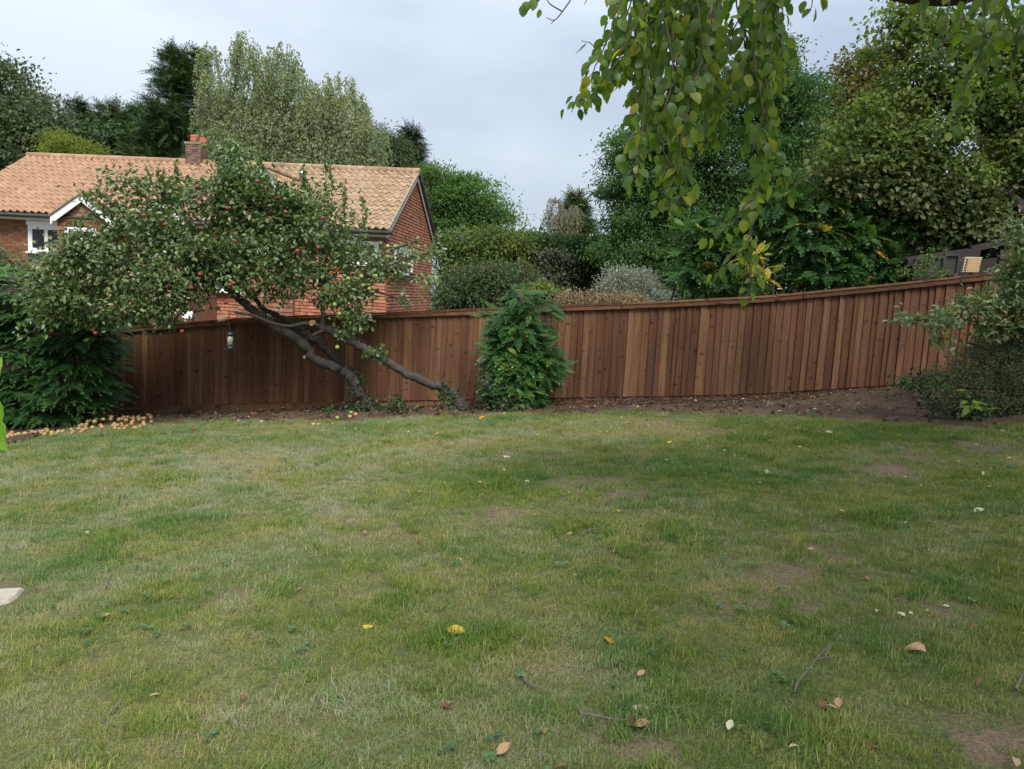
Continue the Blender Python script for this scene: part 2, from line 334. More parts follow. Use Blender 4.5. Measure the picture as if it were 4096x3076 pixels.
def stamp(T, P, D, N, L, Wd=None, tint=None):   # many copies of a template as arrays
    v, f = T; n = len(P); D = unit(D); N = unit(N - D * np.sum(N * D, 1, keepdims=True)); S = np.cross(N, D)
    L = np.broadcast_to(np.asarray(L, float), (n,)); Wd = L if Wd is None else np.broadcast_to(np.asarray(Wd, float), (n,))
    X = P[:, None, :] + v[None, :, 0, None] * (D * L[:, None])[:, None, :] + v[None, :, 1, None] * (S * Wd[:, None])[:, None, :] + v[None, :, 2, None] * (N * L[:, None])[:, None, :]
    k = len(v); o = (np.arange(n) * k)[:, None, None]
    F = [(q[None] + o).reshape(-1, q.shape[1]) for q in f]
    return X.reshape(-1, 3), F, np.repeat(np.zeros(n) if tint is None else tint, k)
def leafobj(name, parts, mat, parent=None, kind=None, smooth=False):
    vs = []; fs = {}; ts = []; n = 0
    for v, F, t in parts:
        for q in F: fs.setdefault(q.shape[1], []).append(q + n)
        vs.append(v); ts.append(t); n += len(v)
    return obj(name, np.vstack(vs), [np.vstack(q) for q in fs.values()], mat, parent, {'tint': np.clip(np.concatenate(ts), 0, 1)}, smooth, kind)
def lobes_px(L, d, dz=None):                    # (view x, view y, rx, ry[, depth[, depth radius]]) in view pixels -> world lobes
    o = []
    for q in L:
        dd = q[4] if len(q) > 4 else d; s = dd * K / FPX; c = V(q[0], q[1], dd)
        o.append((c, np.array([q[2] * s, q[5] if len(q) > 5 else (dz or 0.8 * q[2] * s), q[3] * s])))
    return o
def crown(lobes, n, per, cr, size, rng, up=0.6, outw=0.6, droop=0.25, shell=0.55, flat=0.7, camb=0.5, svar=0.25, tvar=0.16):
    w = np.array([l[1][0] * l[1][2] + 0.3 * l[1][1] * l[1][2] for l in lobes]); li = rng.choice(len(lobes), n, p=w / w.sum())
    C = np.array([l[0] for l in lobes])[li]; R = np.array([l[1] for l in lobes])[li]
    d = unit(rng.normal(size=(n, 3))); fl = (d[:, 1] > 0) & (rng.random(n) < camb); d[fl, 1] *= -1
    cc = C + d * R * (shell + (1 - shell) * rng.random((n, 1)) ** 0.7)
    ct = rng.normal(0.45, tvar, n)
    m = n * per; ci = np.repeat(np.arange(n), per)
    crr = (cr * rng.uniform(0.55, 1.35, n))[ci][:, None]
    off = rng.normal(size=(m, 3)) * crr * np.array([1, 1, flat])
    P = cc[ci] + off; D = outw * d[ci] + rng.normal(size=(m, 3)) * 0.6 + np.array([0, 0, -droop]); N = rng.normal(size=(m, 3)) * 0.45 + np.array([0, -0.15, up])
    return P, D, N, size * rng.uniform(1 - svar, 1 + svar, m), ct[ci] + rng.normal(0, 0.14, m), cc, C
def limbs(mb, base, top, tr, lobes, cc, C, rng, ntw=60, twr=0.015, bend=0.12):
    base = np.asarray(base, float); top = np.asarray(top, float); h = np.linalg.norm(top - base)
    tp = [base + (top - base) * t + rng.normal(0, bend * h * 0.12, 3) * (t > 0) * np.array([1, 1, 0.2]) for t in np.linspace(0, 1, 6)]
    sp = spline(tp, 4); mb.tube(sp, tr * (1 - 0.75 * np.linspace(0, 1, len(sp))) * (1 + 0.5 * np.exp(-np.linspace(0, 1, len(sp)) * 25)), 8)
    for c, r in lobes:
        k = int(np.clip((c[2] - base[2]) / max(0.1, top[2] - base[2]) * 0.7, 0.15, 0.95) * (len(sp) - 1)); a = sp[k]
        mid = (a + c) / 2 + rng.normal(0, 0.08, 3) * np.linalg.norm(c - a) + np.array([0, 0, 0.06 * np.linalg.norm(c - a)])
        q = spline([a, mid, c], 5); mb.tube(q, np.linspace(tr * 0.38, tr * 0.12, len(q)), 5)
    for i in rng.choice(len(cc), min(ntw, len(cc)), replace=False):
        a, b = C[i], cc[i]; mid = (a + b) / 2 + rng.normal(0, 0.1, 3) * np.linalg.norm(b - a)
        q = spline([a, mid, b], 3); mb.tube(q, np.linspace(twr * 1.6, twr * 0.5, len(q)), 4)
def tree(name, label, cat, lobes, mat, base, top, tr, n, per, cr, size, seed, T=T_FOLD, bark=None, wr=0.62, ntw=80, twr=0.018, group=None, crownname='crown', **k):
    rng = np.random.default_rng(seed); base = np.array([base[0], base[1], float(gz(base[0], base[1])) - 0.05])
    root = thing(name, label, cat, base, group)
    P, D, N, L, t, cc, C = crown(lobes, n, per, cr, size, rng, **k)
    leafobj(crownname, [stamp(T, P, D, N, L, L * wr if (T is T_FOLD or T is T_OVAL) else None, t)], mat, root)
    mb = MB(); limbs(mb, base, top, tr, lobes, cc, C, rng, ntw, twr); mb.build('trunk', bark or m_bark, root, True)
    return root

# ------------------------------------------------------------------ ground, lawn, soil bed
FX = np.array([-8.6, -7.97, -5.07, -3.5, -1.53, 0.93, 2.7, 4.3, 6.33, 7.1, 10.0])      # fence line
FY = np.array([15.75, 15.6, 14.92, 14.7, 14.25, 13.83, 13.48, 13.12, 12.6, 12.42, 11.7])
FZ = np.array([-1.32, -1.24, -0.86, -0.72, -0.52, -0.28, -0.11, 0.07, 0.40, 0.54, 1.02])  # top of gravel board
fence_y = lambda x: np.interp(x, FX, FY)
fence_z = lambda x: np.interp(x, FX, FZ)
_ed = np.array([G(*q)[:2] for q in [(-250, 1850), (0, 1762), (250, 1722), (480, 1697), (700, 1690), (1000, 1686), (1300, 1682), (1600, 1676), (1900, 1664), (2200, 1656), (2500, 1652), (2800, 1652), (3100, 1660), (3400, 1680), (3600, 1698), (3800, 1702), (4000, 1700), (4300, 1700)]])
def edge_y(x): return np.interp(x, _ed[:, 0], _ed[:, 1])
def soilness(x, y):                             # >0 on the bare soil strip, metres past its ragged edge
    return y - edge_y(x) + 0.9 * (fbm(x, y, 0.9, 40) - 0.5) + 0.5 * (fbm(x, y, 0.22, 41) - 0.5)

# patches of the lawn, from the photograph: (photo x, photo y, radius m, amount)
LUSH = [(2700, 1870, 0.75, 1), (2900, 1920, 0.6, .9), (2480, 1850, .5, .8), (520, 1745, 1.3, .8), (250, 1760, .9, .7), (3550, 1730, .8, .8), (1250, 2390, .12, .9), (3900, 2400, .35, .7), (2600, 2700, .22, .6), (3600, 2600, .35, .6),
        (700, 2120, .6, .5), (250, 2250, .5, .6), (1000, 2280, .35, .5), (1950, 1900, .5, .4), (3000, 1960, .5, .6), (400, 2500, .4, .5), (1750, 2650, .3, .5), (3100, 2850, .2, .6), (1500, 1700, .7, .4)]
DRY = [(900, 1850, 1.0, .8), (1700, 1800, 1.2, .8), (2300, 1730, 1.2, 1), (2700, 1700, .8, .9), (1900, 1760, 1.0, .7), (600, 2000, .6, .6), (1050, 2380, .4, .6), (300, 2450, .35, .6), (1250, 2150, .5, .6), (2300, 2720, .3, .6), (2500, 1700, .8, .8)]
BARE = [(1990, 2060, .22, 1), (2480, 1965, .35, .9), (2350, 1930, .35, .8), (3760, 2430, .16, 1), (3560, 1880, .4, .9), (3650, 1830, .4, .8), (2560, 3000, .14, .9), (3150, 2290, .25, .8), (3250, 2200, .3, .7), (3980, 2980, .2, 1), (900, 2370, .15, .6), (2600, 1700, .5, .7), (2900, 1725, .5, .7), (3900, 1790, .5, .7), (1650, 2120, .3, .5), (2380, 2900, .1, .8), (20, 2340, .12, .8), (3350, 2250, .2, .8), (3300, 2420, .2, .6)]
def _prep(L): return [(G(a, b)[:2], r, w) for a, b, r, w in L]
LUSH, DRY, BARE = _prep(LUSH), _prep(DRY), _prep(BARE)
def patch(L, x, y):
    t = 0
    for c, r, w in L:
        q = ((x - c[0]) ** 2 + ((y - c[1]) * 0.8) ** 2) / (r * r); t = np.maximum(t, w * np.exp(-q * (0.7 + 0.9 * fbm(x, y, 0.3, 60))))
    return t
def green(x, y):                                # 0 straw .. 1 lush
    g = 0.52 + 0.55 * (fbm(x, y, 1.5, 5) - 0.5) + 0.85 * (fbm(x, y, 0.30, 9) - 0.5) + 0.025 * np.clip(x, -6, 6)
    return np.clip(g + 0.40 * patch(LUSH, x, y) - 0.36 * patch(DRY, x, y), 0, 1)
def bare(x, y):
    b = np.clip((fbm(x, y, 0.65, 21) - 0.70) * 5, 0, 1) * np.clip(0.65 + 0.07 * x, 0.25, 1)
    return np.clip(np.maximum(b, patch(BARE, x, y) * (0.55 + 0.9 * fbm(x, y, .2, 23))), 0, 1)

m_lawn, t, bs = newmat('lawn_soil')
n1 = noise(t, mapped(t), 60, 4, 0.7); n2 = noise(t, mapped(t), 7, 3)
thatch = ramp(t, [(0.3, (0.060, 0.055, 0.022)), (0.55, (0.15, 0.135, 0.060)), (0.75, (0.30, 0.25, 0.13))]); t.links.new(n1, thatch.inputs[0])
grn = ramp(t, [(0.3, (0.028, 0.045, 0.012)), (0.7, (0.085, 0.120, 0.032))]); t.links.new(n1, grn.inputs[0])
soil = ramp(t, [(0.3, (0.085, 0.058, 0.040)), (0.6, (0.19, 0.135, 0.092)), (0.8, (0.29, 0.22, 0.155))]); t.links.new(n1, soil.inputs[0])
c = mixc(t, attr(t, 'green'), thatch.outputs[0], grn.outputs[0]); c = mixc(t, attr(t, 'bare'), c, soil.outputs[0])
t.links.new(c, bs.inputs['Base Color']); bs.inputs['Roughness'].default_value = 0.95; bs.inputs['Specular IOR Level'].default_value = 0.1
bump(t, bs, n1, 0.6, 0.02)
def grid(x0, x1, y0, y1, st):
    xs = np.arange(x0, x1 + st / 2, st); ys = np.arange(y0, y1 + st / 2, st); X, Y = np.meshgrid(xs, ys); nx = len(xs)
    i = (np.arange(len(ys) - 1)[:, None] * nx + np.arange(nx - 1)[None, :]).ravel()
    return X.ravel(), Y.ravel(), np.stack([i, i + 1, i + nx + 1, i + nx], -1)
X, Y, Fq = grid(-200, 200, -30, 330, 4.0)
m_ground = plain('garden_ground', (0.045, 0.060, 0.022), (0.095, 0.095, 0.045), 1.5, 0.95, 0.1)
o = obj('ground', np.stack([X, Y, gz(X, Y) - 0.12 - 0.1 * (np.abs(X) > 30)], -1), [Fq], m_ground, smooth=True, kind='structure')
X, Y, Fq = grid(-13, 12, 0.2, 17.4, 0.1)
o = obj('lawn', np.stack([X, Y, gz(X, Y) + 0.03 * (fbm(X, Y, .35, 33) - .5) - 0.12 * np.clip((soilness(X, Y) - .1) * 3, 0, 1)], -1), [Fq], m_lawn, attrs={'green': green(X, Y), 'bare': bare(X, Y)}, smooth=True, kind='structure')
# soil bed: an uneven sheet that dips under the lawn at its ragged edge, with a mound by the right shrubs
MOUND = G(3520, 1620)
m_soil = tinted('bed_soil', [(0, (0.040, 0.026, 0.015)), (0.5, (0.088, 0.056, 0.032)), (1, (0.155, 0.105, 0.064))], 35, 0.6, 0.95, bstr=0.9)
X, Y, Fq = grid(-11, 10, 7.4, 16.6, 0.05)
S = soilness(X, Y); mound = 0.18 * np.exp(-((X - MOUND[0]) ** 2 / 1.6 + (Y - MOUND[1]) ** 2 / 0.5))
Zs = gz(X, Y) + np.clip(S * 0.25, -0.05, 0.03) + (0.09 * (fbm(X, Y, .24, 51) - .5) + 0.07 * (fbm(X, Y, .10, 52) - .5)) * np.clip(S * 3, 0, 1) + mound
Zs = np.where(Y > fence_y(X) - 0.8, np.minimum(Zs, fence_z(X) - 0.15 + 0.06 * np.clip(fence_y(X) - Y, 0, 1) + 0.03 * (fbm(X, Y, .2, 54) - .5)), Zs)
keep = (S > -0.25)[Fq].all(1) & (Y < fence_y(X) + 0.6)[Fq].all(1); used = np.unique(Fq[keep]); rm = np.full(len(X), -1); rm[used] = np.arange(len(used))
o = obj('soil_bed', np.stack([X, Y, Zs], -1)[used], [rm[Fq[keep]]], m_soil, attrs={'tint': fbm(X, Y, .5, 53)[used]}, smooth=True, kind='structure')
def soil_z(x, y):
    s = soilness(x, y)
    return gz(x, y) + np.clip(s * 0.25, -0.05, 0.03) + 0.18 * np.exp(-((x - MOUND[0]) ** 2 / 1.6 + (y - MOUND[1]) ** 2 / 0.5))

# ------------------------------------------------------------------ grass blades (geometry nodes on points)
m_grass, t, bs = newmat('grass_blades')
f = mathn(t, 'ADD', attr(t, 'g', 'INSTANCER'), attr(t, 'bt'), True)
r = ramp(t, [(0.0, (0.42, 0.36, 0.19)), (0.2, (0.32, 0.315, 0.125)), (0.42, (0.22, 0.265, 0.062)), (0.7, (0.140, 0.215, 0.040)), (1.0, (0.066, 0.150, 0.028))]); t.links.new(f, r.inputs[0])
hr = ramp(t, [(0.15, (1.02, 1.0, 0.75)), (0.5, (1, 1, 1)), (0.85, (0.98, 1.08, 1.55))]); t.links.new(attr(t, 'h', 'INSTANCER'), hr.inputs[0]); gc = mixc(t, 1.0, r.outputs[0], hr.outputs[0], 'MULTIPLY'); t.links.new(gc, bs.inputs['Base Color']); bs.inputs['Roughness'].default_value = 0.6; bs.inputs['Specular IOR Level'].default_value = 0.15
tr = t.nodes.new('ShaderNodeBsdfTranslucent'); t.links.new(gc, tr.inputs[0]); mx = t.nodes.new('ShaderNodeMixShader'); mx.inputs[0].default_value = 0.3
t.links.new(bs.outputs[0], mx.inputs[1]); t.links.new(tr.outputs[0], mx.inputs[2]); t.links.new(mx.outputs[0], t.nodes['Material Output'].inputs[0])
clumps = bpy.data.collections.new('grass_tufts')
def tuft(i, nb, rad_, h0, h1, wid, leanv):
    rng = np.random.default_rng(300 + i); vs = []; f3 = []; f4 = []; bt = []; n = 0
    for b in range(nb):
        a = rng.uniform(0, 2 * math.pi); rr = rad_ * math.sqrt(rng.random()); p = np.array([rr * math.cos(a), rr * math.sin(a), -0.004])
        h = rng.uniform(h0, h1); la = rng.uniform(0, 2 * math.pi); ln = abs(rng.normal(0, leanv)) + .1; d = np.array([math.cos(la), math.sin(la), 0]); s = np.array([-d[1], d[0], 0]) * wid * rng.uniform(.6, 1.2)
        p1 = p + np.array([0, 0, h * .55 * math.cos(ln * .6)]) + d * h * .55 * math.sin(ln * .6); p2 = p1 + np.array([0, 0, h * .45 * math.cos(min(1.7, ln * 1.6))]) + d * h * .45 * math.sin(min(1.7, ln * 1.6))
        vs += [p - s, p + s, p1 + s * .8, p1 - s * .8, p2]; f4.append([n, n + 1, n + 2, n + 3]); f3.append([n + 3, n + 2, n + 4]); n += 5
        bt += [rng.normal(0, .12) - (0.45 if rng.random() < .16 else 0)] * 5
    me = mesh_of('grass_tuft', np.array(vs), [np.array(f4), np.array(f3)], m_grass, {'bt': np.array(bt)})
    o = bpy.data.objects.new('grass_tuft', me); clumps.objects.link(o)
for i in range(4): tuft(i, 42, 0.058, 0.016, 0.048, 0.0014, 1.05)       # short mown
for i in range(4, 7): tuft(i, 44, 0.050, 0.024, 0.064, 0.0015, 0.95)    # longer, lush
def scatter_grass(ymin, ymax, dens, sc0, seed):
    rng = np.random.default_rng(seed); x0 = -0.78 * ymax - 1.2; x1 = 0.78 * ymax + 1.2; n = int((x1 - x0) * (ymax - ymin) * dens)
    x = rng.uniform(x0, x1, n); y = rng.uniform(ymin, ymax, n)
    k = (np.abs(x) < 0.74 * y + 1.0) & (rng.random(n) < 1 - 0.93 * bare(x, y)) & (soilness(x, y) < -0.02 + 0.25 * (rng.random(n) - .6)) & (x > -12.8) & (x < 11.8)
    k &= ~((np.hypot(x - SLAB[0], (y - SLAB[1])) < 0.2))
    x, y = x[k], y[k]; n = len(x); g = green(x, y); tf = np.clip((fbm(x, y, .26, 95, 2) - .52) * 6, 0, 1) * np.clip((vnoise(x, y, .9, 96) - .3) * 3, 0, 1); big = rng.random(n) < np.clip(0.05 + .85 * tf + .4 * (g - .6), 0.03, 0.9)
    idx = np.where(big, rng.integers(4, 7, n), rng.integers(0, 4, n))
    s = sc0 * rng.uniform(.65, 1.3, n) * (0.72 + 0.25 * g + .45 * tf)
    g = np.clip(g + .25 * tf - .05 + rng.normal(0, .14, n) + 0.5 * (fbm(x, y, .16, 77, 2) - .5), 0, 1)
    return x, y, g, idx, s, np.stack([rng.normal(0, .12, n), rng.normal(0, .12, n), rng.uniform(0, 6.28, n)], -1)
SLAB = G(15, 2395)
gp = [scatter_grass(1.2, 4.2, 520, 0.85, 1), scatter_grass(4.2, 7.5, 340, 1.0, 2), scatter_grass(7.5, 16.0, 230, 1.2, 3)]
x, y, g, idx, s, rot = (np.concatenate(q) for q in zip(*gp))
me = bpy.data.meshes.new('grass'); me.vertices.add(len(x)); me.vertices.foreach_set('co', np.stack([x, y, gz(x, y) + .004], -1).astype(np.float32).ravel())
at = me.attributes.new('g', 'FLOAT', 'POINT'); at.data.foreach_set('value', (g * 0.85 + 0.08).astype(np.float32))
hh_ = np.clip(0.5 + 1.3 * (fbm(x, y, .5, 91) - .5) + np.random.default_rng(5).normal(0, .14, len(x)) - 0.035 * x, 0, 1)
at = me.attributes.new('h', 'FLOAT', 'POINT'); at.data.foreach_set('value', hh_.astype(np.float32))
at = me.attributes.new('s', 'FLOAT', 'POINT'); at.data.foreach_set('value', s.astype(np.float32))
at = me.attributes.new('idx', 'INT', 'POINT'); at.data.foreach_set('value', idx.astype(np.int32))
at = me.attributes.new('rot', 'FLOAT_VECTOR', 'POINT'); at.data.foreach_set('vector', rot.astype(np.float32).ravel())
go = link('grass', me, kind='stuff')
tag(go, 'short patchy lawn grass, green and straw coloured, across the foreground', 'grass'); go['kind'] = 'stuff'
ng = bpy.data.node_groups.new('grass_scatter', 'GeometryNodeTree')
ng.interface.new_socket('Geometry', in_out='INPUT', socket_type='NodeSocketGeometry'); ng.interface.new_socket('Geometry', in_out='OUTPUT', socket_type='NodeSocketGeometry')
gi = ng.nodes.new('NodeGroupInput'); go_ = ng.nodes.new('NodeGroupOutput'); iop = ng.nodes.new('GeometryNodeInstanceOnPoints')
ci = ng.nodes.new('GeometryNodeCollectionInfo'); ci.inputs['Collection'].default_value = clumps; ci.inputs['Separate Children'].default_value = True; ci.inputs['Reset Children'].default_value = True
def named(nm, ty):
    q = ng.nodes.new('GeometryNodeInputNamedAttribute'); q.data_type = ty; q.inputs['Name'].default_value = nm; return q.outputs['Attribute']
iop.inputs['Pick Instance'].default_value = True
ng.links.new(gi.outputs[0], iop.inputs['Points']); ng.links.new(ci.outputs[0], iop.inputs['Instance'])
ng.links.new(named('idx', 'INT'), iop.inputs['Instance Index']); ng.links.new(named('rot', 'FLOAT_VECTOR'), iop.inputs['Rotation']); ng.links.new(named('s', 'FLOAT'), iop.inputs['Scale'])
ng.links.new(iop.outputs[0], go_.inputs[0])
md = go.modifiers.new('grass_scatter', 'NODES'); md.node_group = ng

# ------------------------------------------------------------------ fence
fence = thing('wooden_fence', 'brown close-board wooden fence climbing the slope behind the lawn', 'fence', (0.9, 13.83, -0.42))
fs = [-8.55]
while fs[-1] < 9.4: fs.append(fs[-1] + 0.118 * (1 + 0.20 * RS.normal()))
def ftan(x):
    d = np.array([0.4, float(fence_y(x + .2) - fence_y(x - .2)), 0]); return d / np.linalg.norm(d)
def fpt(x, z, out_=0.0):
    tt = ftan(x); nn = np.array([tt[1], -tt[0], 0]); return np.array([x, float(fence_y(x)), z]) + nn * out_
nails = MB()
for i in range(len(fs) - 1):
    x0, x1 = fs[i], fs[i + 1] + 0.026; zb0, zb1 = float(fence_z(x0)) - 0.004 + RS.normal(0, .003), float(fence_z(x1)) - 0.004
    lean_ = RS.normal(0, 0.004); th, tn = 0.026 + RS.uniform(0, .024), 0.004
    a = [fpt(x0, zb0, 0.024 + th), fpt(x1, zb1, 0.024 + tn), fpt(x1, zb1, 0.012), fpt(x0, zb0, 0.012)]
    e = np.array([lean_, 0, 1.60]); b = [q + e for q in a]
    dz = (float(fence_z(x1)) - float(fence_z(x0)))
    mb = MB(); mb.hexa(a + b); mb.build('board', m_fence, fence)
    for hz in (0.28, 0.86, 1.38):
        if RS.random() < .8:
            c = fpt((x0 + x1) / 2 - .02, fence_z(x0) + hz, 0.024 + th * .75); tt = ftan(x0) * .004; nn = np.array([tt[1], -tt[0], 0])
            nails.hexa([c - tt - [0, 0, .004], c + tt - [0, 0, .004], c + tt + nn - [0, 0, .004], c - tt + nn - [0, 0, .004], c - tt + [0, 0, .004], c + tt + [0, 0, .004], c + tt + nn + [0, 0, .004], c - tt + nn + [0, 0, .004]])
nails.build('nail_heads', plain('nail', (.35, .35, .35), (.5, .5, .5), 3, .4, .5, 0, metal=.8), fence, kind='stuff')
jx = [-8.55, -6.6, -4.35, -1.25, 1.85, 4.75, 7.0, 9.4]
for i in range(len(jx) - 1):
    n = 6; xs = np.linspace(jx[i] + .006, jx[i + 1] - .006, n)
    for nm, z0, z1, o0, o1 in (('gravel_board', -0.30, -0.008, 0.004, 0.030), ('cap_trim', 1.55, 1.622, 0.082, 0.104), ('capping_rail', 1.626, 1.66, -0.045, 0.118), ('arris_rail', 0.25, 0.33, -0.07, 0.008), ('arris_rail', 1.33, 1.41, -0.07, 0.008)):
        mb = MB()
        A = np.array([[fpt(x, float(fence_z(x)) + z, oo) for z, oo in ((z0, o0), (z0, o1), (z1, o1), (z1, o0))] for x in xs]).reshape(-1, 3)
        ii = np.arange(n - 1)[:, None] * 4; jj = np.arange(4)[None]; kk = (jj + 1) % 4
        mb.add(A, [np.stack([ii + jj, ii + 4 + jj, ii + 4 + kk, ii + kk], -1).reshape(-1, 4), np.array([[0, 1, 2, 3], [4 * n - 1, 4 * n - 2, 4 * n - 3, 4 * n - 4]])])
        mb.build(nm, m_fence_h, fence)
for x in jx:
    mb = MB(); p = fpt(x, float(fence_z(x)) - .4, -0.17); tt = ftan(x); nn = np.array([tt[1], -tt[0], 0]); mb.box(p - tt * .05, tt * .1, nn * .09, np.array([0, 0, 2.02])); mb.build('post', m_fence, fence)

# ------------------------------------------------------------------ neighbouring house
YAW = -0.0796
HD = np.array([math.cos(YAW), math.sin(YAW), 0]); HN = np.array([math.sin(YAW), -math.cos(YAW), 0]); HZ = np.array([0, 0, 1.0])
HL0 = np.array([-17.36, 27.97, 0]); HLEN = 13.87; ZR, ZE = 5.40, 3.18; HW = 3.90; HB = -3.0
H = lambda u, v, z: HL0 + HD * u + HN * v + HZ * z
def on_v(px, py, v):                            # pixel -> (u, z) on the plane v = const
    d = ray(px, py); o = EYE - HL0; t = (v - o @ HN) / (d @ HN); P = o + d * t; return float(P @ HD), float(P[2])
def on_u(px, py, u):
    d = ray(px, py); o = EYE - HL0; t = (u - o @ HD) / (d @ HD); P = o + d * t; return float(P @ HN), float(P[2])
m_brick = tinted('brick', [(0, (0.20, 0.085, 0.045)), (0.5, (0.30, 0.135, 0.070)), (1, (0.36, 0.185, 0.105))], 20, 0.4)
m_dkbrick = tinted('chimney_brick', [(0, (0.13, 0.075, 0.060)), (0.5, (0.20, 0.115, 0.090)), (1, (0.27, 0.16, 0.12))], 20, 0.4)
m_mortar = plain('mortar', (0.27, 0.22, 0.15), (0.38, 0.32, 0.23), 25)
m_tile = tinted('roof_tile', [(0, (0.29, 0.165, 0.098)), (0.5, (0.355, 0.21, 0.128)), (1, (0.41, 0.255, 0.158))], 5, 0.25, 0.85, bstr=0.2)
m_tile2 = tinted('roof_tile_pale', [(0, (0.28, 0.18, 0.11)), (0.35, (0.36, 0.245, 0.15)), (0.75, (0.41, 0.29, 0.185)), (1, (0.38, 0.22, 0.135))], 4, 0.5, 0.9, ((3, 3, 3), 2.5, 0.56, (0.62, 0.55, 0.48)), 0.3)
m_hung = tinted('hung_tile', [(0, (0.33, 0.125, 0.072)), (0.5, (0.42, 0.172, 0.100)), (1, (0.49, 0.22, 0.132))], 10, 0.4, 0.85, ((7, 7, 0.9), 1.4, 0.54, (0.55, 0.5, 0.48)), 0.3)
m_hung2 = tinted('hung_tile_brown', [(0, (0.20, 0.088, 0.056)), (0.5, (0.28, 0.13, 0.084)), (1, (0.36, 0.19, 0.125))], 10, 0.4, 0.85)
m_mossy = plain('mossy_verge', (0.16, 0.14, 0.09), (0.34, 0.28, 0.19), 12, 0.95)
m_lead = plain('lead_panel', (0.13, 0.13, 0.17), (0.18, 0.18, 0.22), 5, 0.5)
m_glass, t, bs = newmat('window_glass'); bs.inputs['Base Color'].default_value = (0.012, 0.014, 0.018, 1); bs.inputs['Roughness'].default_value = 0.05; bs.inputs['Specular IOR Level'].default_value = 0.5
m_gutter = plain('gutter', (0.035, 0.028, 0.026), (0.06, 0.05, 0.045), 6, 0.5, 0.5, 0)
m_clay = plain('clay_pot', (0.38, 0.13, 0.07), (0.50, 0.20, 0.12), 8, 0.8)

house = thing('brick_house', 'brick and tile-hung house with pantile roof and chimney behind the fence', 'house', H(HLEN / 2, 0, HB))
WV = HW - 0.42                                   # front wall plane
core = MB()
core.hexa([H(.15, -WV, HB), H(HLEN - .12, -WV, HB), H(HLEN - .12, WV, HB), H(.15, WV, HB), H(.15, -WV, ZE - .02), H(HLEN - .12, -WV, ZE - .02), H(HLEN - .12, WV, ZE - .02), H(.15, WV, ZE - .02)])
zt = ZR - 0.25
core.add([H(.15, -WV, ZE - .02), H(.15, WV, ZE - .02), H(.15, 0, zt), H(HLEN - .12, -WV, ZE - .02), H(HLEN - .12, WV, ZE - .02), H(HLEN - .12, 0, zt)], [np.array([[0, 1, 2], [3, 5, 4]]), np.array([[0, 2, 5, 3], [1, 4, 5, 2]])])
core.build('wall', m_mortar, house)
def bricks(u0, u1, z0, z1, face, mat, nm, parent, skip=None, bl=0.215, bh=0.065, j=0.011, dep=0.012, side=None):
    mb = MB(); k = 0; z = z0
    while z < z1 - bh * .5:
        u = u0 - (bl * .5 if k % 2 else 0)
        while u < u1:
            a, b = max(u, u0), min(u + bl, u1)
            if b - a > .03 and not (skip and skip((a + b) / 2, z)):
                P = face(a, z); mb.box(P, face(b, z) - P, face(a, z, dep + RS.uniform(0, .004)) - P, face(a, z + bh) - P, RS.random())
            u += bl + j
        z += bh + j; k += 1
    return mb.build(nm, mat, parent, kind='stuff')
WIN1 = [on_v(118, 900, WV), on_v(232, 1012, WV)]
bricks(0.15, 4.6, -0.9, ZE - .12, lambda u, z, o=0: H(u, WV + .002 + o, z), m_brick, 'brickwork', house, lambda u, z: WIN1[0][0] - .02 < u < WIN1[1][0] + .1 and WIN1[1][1] - .3 < z < WIN1[0][1] + .15)

def pantiles(u0, u1, v0, v1, z0, z1, mat, nm, parent, roll=0.226, gauge=0.335, clip=None, lift=0.0, seed=0):
    # (v0,z0) top edge .. (v1,z1) bottom edge; wavy interlocking tiles with stepped courses
    rng = np.random.default_rng(seed); sl = math.hypot(v1 - v0, z1 - z0); nc = max(1, round(sl / gauge)); nr = max(1, round((u1 - u0) / roll)); q = 8
    nrm = np.array([(z0 - z1), 0, (v1 - v0)]); nrm = nrm / np.linalg.norm(nrm)   # (v,_,z)
    us = np.linspace(u0, u1, nr * q + 1); ph = (us - u0) / ((u1 - u0) / nr) % 1.0
    wav = np.where(ph < .58, np.sin(ph / .58 * math.pi) * .052, -0.008 * np.sin((ph - .58) / .42 * math.pi))
    vs = []; ts = []; fs_ = []; n = 0; m = len(us)
    tid = np.minimum(((us - u0) / ((u1 - u0) / nr) + .2).astype(int), nr)
    for c_ in range(nc):
        a, b = c_ / nc, (c_ + 1.12) / nc; tt = rng.normal(.5, .13, nr + 2)[tid]; jit = rng.normal(0, .006, nr + 2)[tid]
        for (s_, h_) in ((a, .004), (b, .030), (b, .004)):
            v_ = v0 + (v1 - v0) * s_; z_ = z0 + (z1 - z0) * s_; hh = wav + h_ + lift + jit * (h_ > .01)
            vs.append(np.stack([HL0[0] + HD[0] * us + HN[0] * (v_ + nrm[0] * hh), HL0[1] + HD[1] * us + HN[1] * (v_ + nrm[0] * hh), z_ + nrm[2] * hh], -1)); ts.append(tt)
        for r_ in (0, 1):
            i = n + r_ * m + np.arange(m - 1); fs_.append(np.stack([i, i + m, i + m + 1, i + 1], -1))
        n += 3 * m
    Vv = np.vstack(vs); Fq_ = np.vstack(fs_)
    if clip is not None:
        cen = Vv[Fq_].mean(1); Fq_ = Fq_[clip(cen)]
    return obj(nm, Vv, [Fq_], mat, parent, {'tint': np.clip(np.concatenate(ts), 0, 1)}, kind='stuff')
roof = MB(); roof.hexa([H(-.12, -HW, ZE - .06), H(HLEN, -HW, ZE - .06), H(HLEN, 0, ZR - .06), H(-.12, 0, ZR - .06), H(-.12, -HW, ZE), H(HLEN, -HW, ZE), H(HLEN, 0, ZR), H(-.12, 0, ZR)])
